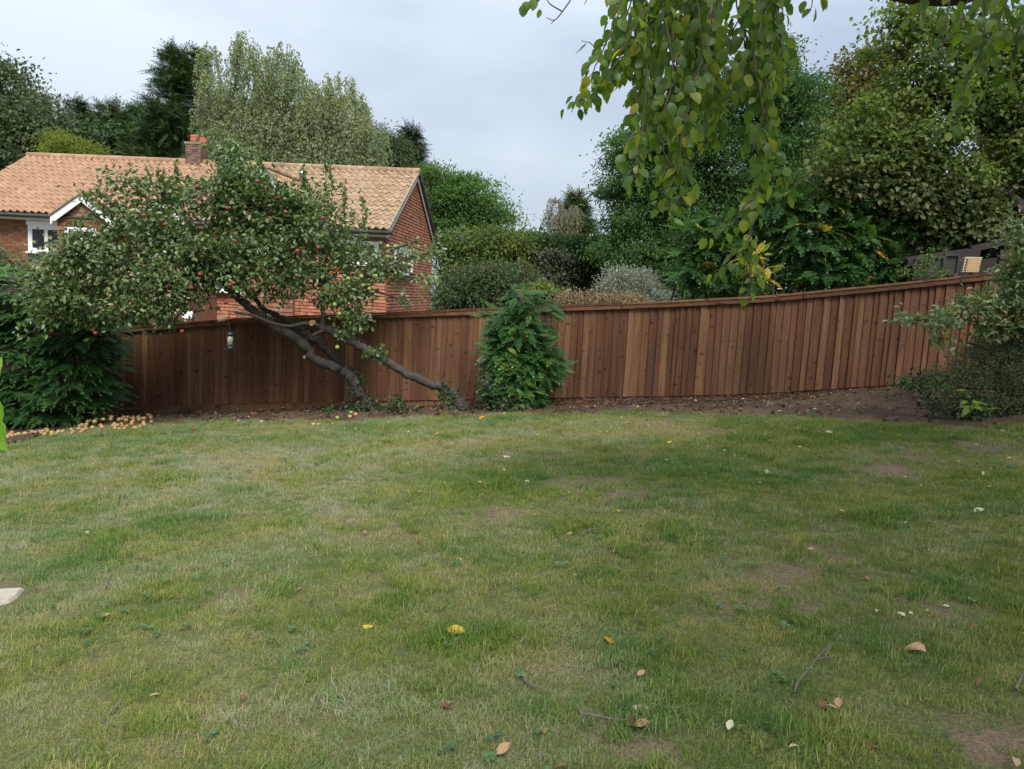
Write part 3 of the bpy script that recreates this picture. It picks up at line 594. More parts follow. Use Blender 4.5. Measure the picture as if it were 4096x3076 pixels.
roof.hexa([H(-.12, 0, ZR - .06), H(HLEN, 0, ZR - .06), H(HLEN, HW, ZE - .06), H(-.12, HW, ZE - .06), H(-.12, 0, ZR), H(HLEN, 0, ZR), H(HLEN, HW, ZE), H(-.12, HW, ZE)])
roof = roof.build('roof', m_mossy, house)
USPL = 8.3
pantiles(-.12, USPL, 0, HW + .04, ZR + .01, ZE - .013, m_tile, 'roof_tiles', roof, seed=1)
pantiles(USPL, HLEN + .03, 0, HW + .04, ZR + .01, ZE - .013, m_tile2, 'roof_tiles', roof, seed=2)
def ridge(p0, p1, r_, mat, parent, seg=.45):
    d = p1 - p0; L = np.linalg.norm(d); d = d / L; n = max(1, round(L / seg)); s = np.cross(HZ, d); s /= np.linalg.norm(s); up = np.cross(d, s)
    for i in range(n):
        a = p0 + d * (L * i / n); b = p0 + d * (L * (i + 1) / n - .008); mb = MB(); th = np.linspace(-.25, math.pi + .25, 10); k = 1 + .03 * (i % 2)
        A = [a + r_ * k * (math.cos(q) * s + math.sin(q) * up) for q in th]; B = [b + r_ * k * 1.03 * (math.cos(q) * s + math.sin(q) * up) for q in th]
        C_ = [q + (a - q) * .0 for q in A]; ii = np.arange(9)
        mb.add(np.array(A + B + [a, b]), [np.stack([ii, ii + 1, ii + 11, ii + 10], -1), np.stack([ii + 1, ii, np.full(9, 20)], -1), np.stack([ii + 10, ii + 11, np.full(9, 21)], -1)], RS.random())
        mb.build('ridge_tile', mat, parent)
ridge(H(-.15, 0, ZR), H(USPL, 0, ZR), .13, m_tile, roof); ridge(H(USPL, 0, ZR), H(HLEN + .04, 0, ZR), .13, m_tile2, roof)
def plank(p, q, w, dep, z0, z1, mat, nm, parent): # bar from p to q, thick along w, dropping z0..z1
    mb = MB(); w = np.asarray(w) * dep; a = HZ * z0; b = HZ * z1; mb.hexa([p + a, q + a, q + w + a, p + w + a, p + b, q + b, q + w + b, p + w + b]); return mb.build(nm, mat, parent)
# right gable verge: white bargeboards under dark tile edge, left verge, gutter and fascia
plank(H(HLEN - .06, HW, ZE), H(HLEN - .06, 0, ZR), HD, .03, -.26, -.075, m_white, 'bargeboard', house)
plank(H(HLEN - .06, -HW, ZE), H(HLEN - .06, 0, ZR), HD, .03, -.26, -.075, m_white, 'bargeboard', house)
plank(H(HLEN - .02, -HW - .05, ZE - .03), H(HLEN - .02, 0, ZR - .002), HD, .085, -.10, .05, m_gutter, 'verge_strip', house)
plank(H(HLEN - .02, HW + .05, ZE - .03), H(HLEN - .02, 0, ZR - .002), HD, .05, -.06, .045, m_mossy, 'verge_strip', house)
plank(H(-.14, HW, ZE), H(-.14, 0, ZR), HD, .03, -.22, -.065, m_white, 'bargeboard', house)
plank(H(-.1, HW - .1, ZE), H(HLEN, HW - .1, ZE), HN, .03, -.22, -.065, m_white, 'fascia', house)
plank(H(.0, WV + .013, ZE), H(HLEN - .1, WV + .013, ZE), HN, HW - .1 - WV, -.225, -.205, m_white, 'soffit', house)
mb = MB(); mb.tube([H(-.15, HW + .06, ZE - .11), H(HLEN + .12, HW + .06, ZE - .11)], .062, 10); mb.build('gutter', m_gutter, house, True)

def hung(u0, u1, z0, z1, face, mat, nm, parent, inside=None, gauge=.10, w=.165, seed=0):
    mb = MB(); rng = np.random.default_rng(seed); z = z1; k = 0
    while z > z0:
        u = u0 - (w * .5 if k % 2 else 0)
        while u < u1:
            a, b = max(u, u0), min(u + w - .004, u1)
            if b - a > .02 and (inside is None or inside((a + b) / 2, z)):
                o1 = .030 + rng.uniform(0, .006); o2 = .008; zz = z - gauge - .012 + rng.normal(0, .003)
                p = [face(a, zz, 0), face(b, zz, 0), face(b, zz, o1), face(a, zz, o1), face(a, z, 0), face(b, z, 0), face(b, z, o2), face(a, z, o2)]
                mb.hexa(p, rng.random())
            u += w
        z -= gauge; k += 1
    return mb.build(nm, mat, parent, kind='stuff')
gface = lambda v, z, o=0: H(HLEN - .118 + o, v, z)
WG = [on_u(1580, 993, HLEN - .08), on_u(1645, 1100, HLEN - .08)]
gv0, gv1 = min(WG[0][0], WG[1][0]), max(WG[0][0], WG[1][0]); gz1, gz0 = WG[0][1], WG[1][1]
gz0 = max(gz0, gz1 - 1.3)
ing = lambda v, z: z < ZR - .22 - abs(v) * (ZR - ZE) / HW and not (gv0 - .02 < v < gv1 + .02 and gz0 - .03 < z < gz1 + .07)
hung(-WV, WV, HB + 1.2, ZR, gface, m_hung, 'hung_tiles', house, ing, seed=3)
hung(5.2, HLEN - .12, -1.2, ZE - .25, lambda u, z, o=0: H(u, WV + .002 + o, z), m_hung, 'hung_tiles', house, seed=4)
def window(P, ax, ay, nrm, w, h, nm, parent, panes=2, head=0.0, sill=True, fw=.055):
    # P lower left corner on the wall plane; ax along, ay up, nrm outwards
    root = MB()
    for (a, b, c_, d_) in ((0, 0, w, fw), (0, h - fw, w, fw), (0, fw, fw, h - 2 * fw), (w - fw, fw, fw, h - 2 * fw)):
        root.box(P + ax * a + ay * b + nrm * .012, ax * c_, nrm * .07, ay * d_)
    fr = root.build(nm, m_white, parent)
    pw = (w - 2 * fw) / panes
    for i in range(panes):
        x = fw + i * pw; s = .05; mb = MB()
        for (a, b, c_, d_) in ((x, fw, pw - .008, s), (x, h - fw - s, pw - .008, s), (x, fw + s, s, h - 2 * fw - 2 * s), (x + pw - .008 - s, fw + s, s, h - 2 * fw - 2 * s)):
            mb.box(P + ax * a + ay * b + nrm * .02, ax * c_, nrm * .045, ay * d_)
        mb.build('casement', m_white, fr)
        mb = MB(); mb.box(P + ax * (x + s) + ay * (fw + s) + nrm * .018, ax * (pw - .008 - 2 * s), nrm * .02, ay * (h - 2 * fw - 2 * s)); mb.build('pane', m_glass, fr)
    if sill:
        mb = MB(); mb.box(P - ax * .05 - ay * .045 + nrm * .012, ax * (w + .1), nrm * .14, ay * .042); mb.build('sill', m_white, fr)
    if head:
        mb = MB(); mb.box(P - ax * .04 + ay * (h + .003) + nrm * .012, ax * (w + .08), nrm * .09, ay * head); mb.build('head_board', m_white, fr)
    return fr
w1w = WIN1[1][0] - WIN1[0][0] + .25; w1h = WIN1[0][1] - WIN1[1][1]
fr = window(H(WIN1[0][0], WV, WIN1[1][1]), HD, HZ, HN, w1w, w1h, 'window', house, 2, .13, True, .07)
mb = MB(); mb.box(H(WIN1[0][0] - .03, WV + .02, WIN1[1][1] - .29), HD * (w1w), HN * .03, HZ * .24); mb.build('lead_apron', m_lead, fr)
window(H(HLEN - .118, gv1, gz0), -HN, HZ, HD, gv1 - gv0, gz1 - gz0, 'window', house, 2, .06, True, .06)
wf = [on_v(1440, 965, WV), on_v(1505, 1060, WV)]
window(H(wf[0][0] - .5, WV + .04, wf[1][1]), HD, HZ, HN, 1.1, wf[0][1] - wf[1][1], 'window', house, 2, 0, True)
window(H(8.6, WV + .04, 1.1), HD, HZ, HN, 1.3, 1.1, 'window', house, 2, 0, True)

# tile-hung gabled bays on the front
def bay(px_apex, py_apex, px_foot, py_foot, vb, zwall, win=None, seed=0):
    ua, za = on_v(px_apex, py_apex, vb + .2); uf, zf = on_v(px_foot, py_foot, vb + .2); hw = ua - uf
    wall = MB(); z0 = zwall; e = .12; wu = hw - e; zs = zf + (za - zf) * e / hw - .06
    ring = [(ua - wu, z0), (ua + wu, z0), (ua + wu, zs), (ua, za - .12), (ua - wu, zs)]
    A = [H(u, vb, z) for u, z in ring]; B = [H(u, WV - .3, z) for u, z in ring]
    wall.add(A + B, [np.array([[0, 1, 2, 3, 4]]), np.array([[i, (i + 1) % 5, 5 + (i + 1) % 5, 5 + i] for i in range(5)])]); wb = wall.build('gabled_bay', m_hung2, house)
    slope = (za - zf) / hw
    skip = (lambda u, z: False)
    if win:
        a = on_v(win[0], win[1], vb); b = on_v(win[2], win[3], vb); skip = lambda u, z: a[0] - .02 < u < a[0] + win[4] + .02 and b[1] - .03 < z < a[1] + .1
        window(H(a[0], vb, b[1]), HD, HZ, HN, win[4], a[1] - b[1], 'window', house, 2, 0, True)
    hung(ua - wu, ua + wu, z0, za, lambda u, z, o=0: H(u, vb + .002 + o, z), m_hung2, 'hung_tiles', wb, lambda u, z: z < za - .16 - abs(u - ua) * slope and not skip(u, z), .135, .20, seed)
    for sgn in (-1, 1):
        foot = H(ua + sgn * hw, vb + .15, zf); ap = H(ua, vb + .15, za)
        plank(foot, ap, HN, .03, -.25, -.02, m_white, 'bargeboard', wb)
        plank(foot - HN * .02 + HD * sgn * .03, ap - HN * .02, HN, .10, -.02, .035, m_mossy, 'verge_strip', wb)
        vback = HW * (ZR - za) / (ZR - ZE) - .1; rs_ = MB(); vbf = HW * (ZR - zf) / (ZR - ZE) - .1
        q = [H(ua + sgn * hw, vb + .15, zf), ap, H(ua, vback, za), H(ua + sgn * hw, vbf, zf)]; rs_.hexa([p - HZ * .05 for p in q] + q)
        rs_.build('bay_roof', m_tile, wb)
        L = math.hypot(hw, za - zf); nt_ = 5; mbt = MB()
        for k in range(nt_):                     # tile courses across the little slope
            t0, t1 = k / nt_, (k + 1.1) / nt_
            for vv in np.arange(vback, vb + .12, .226):
                P = lambda tq, dv, hh: H(ua + sgn * hw * tq, vv + dv, za - (za - zf) * tq + hh)
                mbt.add([P(t0, .0, .012), P(t0, .07, .05), P(t0, .14, .012), P(t0, .226, .008), P(t1, .0, .04), P(t1, .07, .085), P(t1, .14, .04), P(t1, .226, .035)], [np.array([[0, 1, 5, 4], [1, 2, 6, 5], [2, 3, 7, 6]])], RS.random())
        mbt.build('roof_tiles', m_tile, wb, kind='stuff')
    ridge(H(ua, vback, za + .02), H(ua, vb + .22, za + .02), .10, m_tile, wb)
    return ua, za
bay(322, 772, 198, 862, HW + .06, -0.4, (265, 908, 330, 1020, 1.0), 11)
bay(640, 790, 545, 868, HW + .06, -0.4, (600, 925, 650, 1030, 1.0), 12)
bay(1060, 672, 930, 800, HW - .25, -0.4, (1010, 900, 1080, 1010, 1.1), 13)
# single-storey pent roof in front
lv, lz = on_v(210, 1045, WV)[0], on_v(210, 1045, WV)[1]
pz0, pz1, pv1 = lz, lz - 1.35, WV + 2.6
mb = MB(); u0, u1 = lv, 8.5
mb.hexa([H(u0, WV + .02, pz0 - .08), H(u1, WV + .02, pz0 - .08), H(u1, pv1, pz1 - .08), H(u0, pv1, pz1 - .08), H(u0, WV + .02, pz0 - .01), H(u1, WV + .02, pz0 - .01), H(u1, pv1, pz1 - .01), H(u0, pv1, pz1 - .01)])
pent = mb.build('pent_roof', m_mossy, house); pantiles(u0 - .03, u1, WV + .02, pv1 + .05, pz0, pz1 - .02, m_tile2, 'roof_tiles', pent, seed=5)
mb = MB(); mb.hexa([H(u0 + .2, WV + .02, HB), H(u1, WV + .02, HB), H(u1, pv1 - .3, HB), H(u0 + .2, pv1 - .3, HB), H(u0 + .2, WV + .02, pz0 - .12), H(u1, WV + .02, pz0 - .12), H(u1, pv1 - .3, pz1 - .02), H(u0 + .2, pv1 - .3, pz1 - .02)]); mb.build('extension_wall', m_hung2, house)
plank(H(u0, pv1 + .02, pz1), H(u1, pv1 + .02, pz1), HN, .03, -.2, -.06, m_gutter, 'fascia', house)
# chimney with two pots, aerial
cu0, cz1 = on_v(742, 566, .25); cu1 = on_v(803, 566, .25)[0]; CWd = cu1 - cu0; cb = ZR - .3
mb = MB(); mb.hexa([H(cu0 + .008, -.35, cb), H(cu1 - .008, -.35, cb), H(cu1 - .008, .242, cb), H(cu0 + .008, .242, cb), H(cu0 + .008, -.35, cz1 - .05), H(cu1 - .008, -.35, cz1 - .05), H(cu1 - .008, .242, cz1 - .05), H(cu0 + .008, .242, cz1 - .05)]); ch = mb.build('chimney', m_mortar, house)
bricks(cu0, cu1, cb, cz1 - .08, lambda u, z, o=0: H(u, .243 + o, z), m_dkbrick, 'brickwork', ch, j=.016)
bricks(-.34, .25, cb, cz1 - .08, lambda v, z, o=0: H(cu1 - .007 + o, v, z), m_dkbrick, 'brickwork', ch, j=.016)
mb = MB(); mb.box(H(cu0 - .03, -.38, cz1 - .07), HD * (CWd + .06), HN * .66, HZ * .07); mb.build('chimney_cap', m_mossy, ch)
for uu, vv, s in ((cu0 + .2, .02, 1), (cu0 + .42, -.14, .85)):
    mb = MB(); mb.lathe(H(uu, vv, cz1), [(.0, 0), (.145, 0), (.14, .10), (.13, .2), (.14, .22), (.14, .26 * s), (.11, .26 * s), (.10, .05)], 14); mb.build('chimney_pot', m_clay, ch, True)
aer = thing('tv_aerial', 'grey television aerial on a thin mast above the chimney', 'aerial', H(cu0 + .33, -.1, cz1 - .1))
ma = H(cu0 + .33, -.1, cz1 - .1); ztop = W(772, 418, 28.2)[2]; mb = MB(); mb.tube([ma, np.array([ma[0], ma[1], ztop])], .015, 6); mb.build('mast', m_dark_metal, aer)
for k, (zz, ln, off) in enumerate([(ztop - .03, .62, 0), (ztop - .2, .62, .1), (ztop - .38, .5, -.1), (ztop - .55, .62, .1), (ztop - .68, .55, 0)]):
    mb = MB(); c_ = np.array([ma[0] + off, ma[1] - .05, zz]); mb.tube([c_ - HD * ln, c_ + HD * ln * .8 - HZ * .04], .006, 5); mb.build('aerial_element', m_dark_metal, aer)
mb = MB(); c_ = np.array([ma[0], ma[1], ztop - .38]); mb.tube([c_ - HD * .7 + HZ * .1, c_ + HD * .3 - HZ * .1], .010, 5)
for q in np.linspace(-.6, .2, 7): mb.tube([c_ + HD * q - HZ * q * .2 - HN * .2 + HZ * .12, c_ + HD * q - HZ * q * .2 + HN * .2 - HZ * .12], .005, 4)
mb.build('boom', m_dark_metal, aer)
vu, vz = on_v(1206, 735, 1.4); mb = MB(); mb.lathe(H(vu, 1.4, vz - .3), [(.075, 0), (.075, .55), (.09, .56), (.09, .68), (.05, .7), (0, .7)], 10); mb.build('vent_pipe', m_metal, roof, True)
fl = thing('floodlight', 'small dark floodlight at the peak of the tile-hung gable', 'floodlight', H(HLEN + .1, -.05, ZR - .3))
mb = MB(); p = H(HLEN + .05, -.15, ZR - .38); mb.box(p + HD * .12, HD * .2 - HZ * .03, HN * .26, HZ * .07 + HD * .03); mb.build('lamp_head', m_black, fl)
mb = MB(); mb.tube([H(HLEN - .03, 0, ZR - .22), H(HLEN + .2, -.02, ZR - .36)], .018, 6); mb.build('bracket', m_black, fl)
mb = MB(); q = W(730, 1272, 21.2); mb.box(q, HD * .28, HN * .05, HZ * .2 + HD * .04); tag(mb.build('white_box', m_white), 'small white box on the low tiled roof, just above the fence', 'box')

# ------------------------------------------------------------------ trees behind the house
def bt(vx, d): p = V(vx, 640, d); return (p[0], p[1])
def lt(vx, vy, d): return V(vx, vy, d)
tree('ash_tree', 'blue-green ash tree at the far left behind the house', 'tree',
     lobes_px([(20, 210, 55, 70), (75, 285, 75, 80), (10, 300, 80, 80), (-60, 240, 80, 100), (120, 310, 50, 55), (60, 350, 100, 50)], 40, 2.5), LM['blueash'], bt(40, 40), lt(40, 220, 40), .35, 420, 62, .42, .22, 101)
def conifer(name, label, vx, vtop, vbot, hw_px, d, mat, seed, n=90, per=26, tip=.5, size=.28, T=T_TUFT, upturn=.25, shape=1.0, lean=0, bare_=0.0):
    rng = np.random.default_rng(seed); s = d * K / FPX; top = V(vx, vtop, d); bot = V(vx - lean, vbot, d); base = np.array([bot[0], bot[1], float(gz(bot[0], bot[1]))])
    root = thing(name, label, 'tree', base); mb = MB(); mb.tube([base, (base + top) / 2, top], [.28, .16, .02], 7); P = []; D = []; N = []; t = []; h = top[2] - bot[2]
    for i in range(n):
        f_ = rng.random() ** 0.8; z = top[2] - f_ * h; L = hw_px * s * (f_ ** shape) * rng.uniform(.6, 1.12) + .15; a = rng.uniform(0, 2 * math.pi)
        if math.sin(a) > 0 and rng.random() < .5: a = -a
        o_ = np.array([math.cos(a), math.sin(a), 0]); c0 = np.array([top[0] + (base[0] - top[0]) * f_, top[1] + (base[1] - top[1]) * f_, z])
        q = spline([c0, c0 + o_ * L * .5 + HZ * (-.02 * L), c0 + o_ * L + HZ * upturn * L * rng.uniform(.5, 1.4)], 4); mb.tube(q, np.linspace(.05, .012, len(q)), 4)
        m = int(per * (0.5 + L)); u = rng.uniform(bare_, 1, m) ** .7; pt = np.stack([np.interp(u, np.linspace(0, 1, len(q)), q[:, k]) for k in range(3)], -1)
        ct = rng.normal(.45, .18)
        P.append(pt + rng.normal(0, .10, (m, 3)) * np.array([1, 1, .6])); D.append(o_ * 0.9 + rng.normal(0, .5, (m, 3)) + HZ * (.1 + upturn * .7)); N.append(rng.normal(0, .4, (m, 3)) + HZ); t.append(ct + rng.normal(0, .12, m))
    P, D, N, t = np.vstack(P), np.vstack(D), np.vstack(N), np.concatenate(t)
    leafobj('crown', [stamp(T, P, D, N, size * rng.uniform(.6, 1.3, len(P)), None, t)], mat, root); mb.build('trunk', m_bark, root, True); return root
conifer('pine_tree', 'small dark pine top left of the golden tree', 95, 205, 380, 55, 44, LM['spruce'], 111, 80, 22, size=.5)
conifer('pine_tree', 'dark flat-topped pine standing over the golden-leaved tree', 165, 218, 380, 48, 46, LM['spruce'], 112, 90, 22, size=.5, shape=.6)
conifer('cypress_tree', 'grey-green cypress with pointed top beyond the left roof ridge', 235, 222, 380, 65, 43, LM['pine'], 113, 110, 24, size=.5)
conifer('cypress_tree', 'shaggy cypress between the pointed cypress and the tallest dark cypress', 292, 245, 380, 60, 41, LM['cypress'], 114, 110, 24, size=.5)
conifer('cypress_tree', 'tallest dark cypress with spiky branches, behind the chimney', 385, 108, 400, 100, 37, LM['cypress'], 115, 190, 17, size=.46, upturn=.38, shape=.7)
conifer('cypress_tree', 'dark cypress with two leading shoots just left of the weeping birch', 425, 118, 400, 55, 38, LM['cypress'], 116, 130, 26, size=.45, upturn=.5, shape=.6)
tree('background_shrubbery', 'dark evergreen shrubbery filling the gap above the left roof', 'shrub', lobes_px([(250, 320, 80, 40), (340, 320, 70, 45), (150, 330, 60, 40), (60, 360, 90, 40)], 41, 2), LM['cypress'], bt(240, 42), lt(240, 320, 42), .2, 220, 50, .45, .25, 117)
tree('golden_tree', 'low golden-green tree peeping over the left roof ridge', 'tree', lobes_px([(165, 325, 38, 22), (190, 335, 30, 16), (135, 330, 25, 14), (128, 305, 22, 12, 38)], 34, 1.2), LM['golden'], bt(175, 34), lt(175, 330, 34), .12, 110, 50, .26, .13, 118)

def weeping(name, label, lobes, mat, base, top, tr, n, per, seed, size=.10, l0=.8, l1=2.6, bark=None, ang=0.0, wr=.7):
    rng = np.random.default_rng(seed); base = np.array([base[0], base[1], float(gz(base[0], base[1]))]); root = thing(name, label, 'tree', base)
    w = np.array([l[1][0] * l[1][2] for l in lobes]); li = rng.choice(len(lobes), n, p=w / w.sum()); C = np.array([l[0] for l in lobes])[li]; R = np.array([l[1] for l in lobes])[li]
    d = unit(rng.normal(size=(n, 3)) * np.array([1, 1, .9])); d[:, 1] = np.where((d[:, 1] > 0) & (rng.random(n) < .55), -d[:, 1], d[:, 1]); d[:, 2] = np.where(rng.random(n) < .55, np.abs(d[:, 2]), d[:, 2])
    cc = C + d * R * rng.uniform(.45, 1.0, (n, 1)); ln = rng.uniform(l0, l1, n); ci = np.repeat(np.arange(n), per); m = n * per; u = rng.random(m)
    sw = rng.normal(0, .10, (n, 3)); P = cc[ci] + np.stack([np.zeros(m), np.zeros(m), -u * ln[ci]], -1) + sw[ci] * u[:, None] * ln[ci][:, None] + rng.normal(0, .04, (m, 3)) + unit(d * np.array([1, 1, 0]))[ci] * (np.sqrt(u) * .25)[:, None]
    D = rng.normal(0, .5, (m, 3)) + np.array([0, 0, -.9]); N = rng.normal(0, .6, (m, 3)) + np.array([0, -.5, .4])
    t = rng.normal(.42, .25, n)[ci] + rng.normal(0, .10, m); L = size * rng.uniform(.7, 1.25, m)
    leafobj('crown', [stamp(T_FOLD, P, D, N, L, L * wr, t)], mat, root)
    mb = MB(); limbs(mb, base, top, tr, lobes, cc, C, rng, 120, .02)
    for i in rng.choice(n, min(n, 260), replace=False): mb.tube([cc[i], cc[i] + sw[i] * ln[i] * .5 - HZ * ln[i] * .5, cc[i] + sw[i] * ln[i] - HZ * ln[i]], [.01, .008, .004], 3)
    mb.build('trunk', bark or m_birch_bark, root, True); return root
DB = 34
weeping('weeping_birch', 'tall weeping birch with silvery hanging foliage behind the house roof', lobes_px([(462, 118, 15, 30), (466, 200, 24, 60), (485, 300, 50, 70), (535, 92, 20, 25), (542, 135, 36, 40), (560, 245, 50, 50), (618, 135, 34, 38), (645, 190, 46, 45), (505, 215, 34, 50), (585, 200, 34, 45), (695, 215, 36, 40), (610, 290, 90, 70), (690, 260, 70, 70), (735, 185, 35, 30), (760, 240, 45, 45), (720, 330, 80, 50), (790, 300, 45, 60), (560, 330, 80, 50), (640, 340, 80, 40)], DB, 1.6),
        LM['birch'], bt(590, DB), lt(545, 110, DB), .26, 2500, 38, 121, .11, .9, 2.6)
tree('scots_pine', 'bushy pine with reddish limbs right of the weeping birch', 'tree', lobes_px([(830, 310, 30, 28), (855, 335, 30, 30), (820, 360, 30, 22), (865, 360, 25, 18)], 38, 1.2), LM['pine'], bt(840, 38), lt(838, 300, 38), .2, 170, 46, .28, .17, 122, wr=.3, bark=bark_mat('bark_pine', (.10, .05, .03), (.2, .1, .06)))
conifer('spruce_tree', 'dark spruce with a narrow spire beside the gable peak', 884, 272, 420, 55, 41, LM['spruce'], 123, 120, 22, size=.45, upturn=.1, shape=1.0)
tree('robinia_tree', 'light airy green tree right of the tile-hung gable', 'tree', lobes_px([(945, 400, 45, 35), (960, 440, 60, 45), (1015, 415, 55, 32), (1055, 455, 45, 28), (1000, 470, 70, 35), (950, 500, 60, 40), (1085, 475, 25, 16), (925, 380, 25, 18)], 32, 1.6), LM['robinia'], bt(990, 32), lt(985, 400, 32), .2, 380, 70, .34, .13, 124, up=1.0, shell=.45, flat=.38, wr=.5)
weeping('silver_birch', 'pale brownish birch far away in the gap of sky', lobes_px([(1200, 438, 18, 20), (1210, 478, 30, 30), (1238, 465, 20, 28), (1225, 508, 40, 14), (1185, 465, 12, 10)], 62, 1.2), LM['farbirch'], bt(1215, 62), lt(1210, 440, 62), .2, 230, 14, 125, .15, .8, 2.6)
conifer('cedar_tree', 'distant layered cedar behind the pale birch', 1243, 416, 540, 42, 68, LM['pine'], 126, 90, 20, size=.9, upturn=.05, shape=.9)
# distant tiled roof just above the hedge
fh = thing('distant_house', 'distant red tiled roof with a small gable above the hedge', 'house', V(1245, 640, 48))
p0, p1 = V(1200, 528, 48), V(1330, 536, 48); bk = np.array([0, 2.5, 1.1]); mb = MB(); mb.add([p0 - HZ * .3, p1 - HZ * .3, p1 + bk * .3, p0 + bk * .3], [np.array([[0, 1, 2, 3]])]); mb.hexa([p0 - HZ * 5, p1 - HZ * 5, p1 + np.array([0, 3, -5]), p0 + np.array([0, 3, -5]), p0 - HZ * .2, p1 - HZ * .2, p1 + np.array([0, 3, .2]), p0 + np.array([0, 3, .2])])
mb.build('roof', m_hung, fh)
for i in range(10):
    a = p0 + (p1 - p0) * i / 10 + bk * .3; b = p0 + (p1 - p0) * (i + .96) / 10 + bk * .3; mb = MB(); mb.tube([a, b], .14, 8); mb.build('ridge_tile', m_tile, fh)
ga, gl, gr = V(1277, 507, 47.3), V(1262, 530, 47.3), V(1290, 530, 47.3); mb = MB(); mb.add([ga, gl, gr, ga + [0.9, 2, 0], gl + [0.9, 2, 0], gr + [.9, 2, 0]], [np.array([[0, 1, 2]]), np.array([[0, 3, 4, 1], [0, 2, 5, 3]])]); mb.build('gable', m_hung, fh)
for q in (gl, gr):
    mb = MB(); mb.tube([q, ga], .09, 6); mb.build('bargeboard', plain('cream_trim', (.5, .42, .33), (.6, .5, .4), 4), fh)

# ------------------------------------------------------------------ hedges and shrubs behind the fence
def box_hedge(name, label, px0, px1, vtop0, vtop1, vbot, d0, d1, thick, mat, n, per, cr, size, seed, T=T_FOLD, wr=.55, sprig=0.05, camb=0.5, leaf='foliage'):
    rng = np.random.default_rng(seed); a0, a1 = V(px0, vtop0, d0), V(px1, vtop1, d1); zb = V((px0 + px1) / 2, vbot, (d0 + d1) / 2)[2]
    zb = float(gz((a0[0] + a1[0]) / 2, (a0[1] + a1[1]) / 2)); root = thing(name, label, 'hedge', ((a0[0] + a1[0]) / 2, (a0[1] + a1[1]) / 2, zb))
    ax = (a1 - a0) * np.array([1, 1, 0]); L = np.linalg.norm(ax); ax /= L; nn = np.array([ax[1], -ax[0], 0])
    face = rng.choice(3, n, p=[.58, .34, .08]); u = rng.random(n); hh = rng.random(n); w_ = rng.random(n)
    zt_ = a0[2] + (a1[2] - a0[2]) * u
    z = np.where(face == 1, zt_, zb + (zt_ - zb) * hh); off = np.where(face == 0, thick / 2, np.where(face == 1, (w_ - .5) * thick, (w_ - .5) * thick)); u = np.where(face == 2, (u > .5).astype(float), u)
    Pc = a0[None] * np.array([1, 1, 0]) + ax * (u * L)[:, None] + nn * off[:, None] + HZ * z[:, None]
    Pc += nn * (fbm(u * L, z, 1.2, seed, 3) - .5)[:, None] * .5
    nd = np.where((face == 1)[:, None], HZ[None], nn[None]); ci = np.repeat(np.arange(n), per); m = n * per
    P = Pc[ci] + rng.normal(0, cr, (m, 3)) + nd[ci] * rng.exponential(sprig, m)[:, None]; D = nd[ci] * .8 + rng.normal(0, .6, (m, 3)) + HZ * .15; N = rng.normal(0, .5, (m, 3)) + nd[ci] * .3 + HZ * .6
    Ls = size * rng.uniform(.7, 1.3, m); leafobj(leaf, [stamp(T, P, D, N, Ls, Ls * wr if (T is T_FOLD or T is T_OVAL) else None, rng.normal(.45, .16, n)[ci] + rng.normal(0, .14, m))], mat, root)
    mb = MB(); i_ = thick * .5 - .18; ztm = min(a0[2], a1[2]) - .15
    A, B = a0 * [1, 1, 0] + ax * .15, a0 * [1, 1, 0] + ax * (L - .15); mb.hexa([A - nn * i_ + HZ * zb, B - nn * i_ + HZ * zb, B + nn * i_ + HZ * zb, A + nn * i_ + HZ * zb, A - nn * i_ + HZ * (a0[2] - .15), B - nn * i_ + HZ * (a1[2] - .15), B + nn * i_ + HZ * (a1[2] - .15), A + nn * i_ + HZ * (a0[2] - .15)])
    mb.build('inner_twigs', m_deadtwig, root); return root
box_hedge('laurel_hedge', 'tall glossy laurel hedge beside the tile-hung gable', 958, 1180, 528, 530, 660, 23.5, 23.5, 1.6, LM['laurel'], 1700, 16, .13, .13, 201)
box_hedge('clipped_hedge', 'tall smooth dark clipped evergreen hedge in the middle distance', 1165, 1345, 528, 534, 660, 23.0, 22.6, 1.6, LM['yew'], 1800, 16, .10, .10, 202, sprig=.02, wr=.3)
tree('dark_climber', 'dark grey-green climber spilling over the clipped hedge face', 'climber', lobes_px([(1200, 565, 38, 25), (1190, 595, 30, 22), (1215, 610, 20, 20)], 21.9, .35), LM['darkivy'], bt(1195, 21.9), lt(1195, 570, 21.9), .04, 130, 30, .13, .085, 203)
tree('jasmine_climber', 'yellow-flecked light green climber on top of the laurel hedge', 'climber', lobes_px([(1010, 525, 45, 22), (1070, 520, 60, 28), (1120, 545, 50, 38), (1050, 560, 55, 35), (1130, 600, 30, 30), (985, 580, 20, 18)], 22.3, .5), LM['jasmine'], bt(1070, 22.6), lt(1070, 530, 22.4), .05, 170, 24, .16, .10, 204, up=.4)
rng = np.random.default_rng(9); mb = MB(); ps = []
for vx, vy, h in ((1128, 480, 60), (1145, 500, 45), (1100, 495, 40), (1160, 515, 25), (1075, 500, 30), (1030, 505, 25)):
    a, b = V(vx - 6, vy + h, 22.3), V(vx + 8, vy, 22.3); q = spline([a, (a + b) / 2 + rng.normal(0, .05, 3), b], 6); mb.tube(q, .01, 4)
    for p_ in q: ps += [p_ + rng.normal(0, .05, 3) for _ in range(5)]
ps = np.array(ps); sh = thing('climber_shoots', 'wispy upright shoots rising above the laurel hedge top', 'climber', V(1110, 545, 22.3)); mb.build('stems', LM['jasmine'], sh)
leafobj('foliage', [stamp(T_FOLD, ps, rng.normal(0, 1, ps.shape) + HZ * .3, rng.normal(0, .5, ps.shape) + HZ, .11, .05, rng.uniform(.2, .8, len(ps)))], LM['jasmine'], sh)
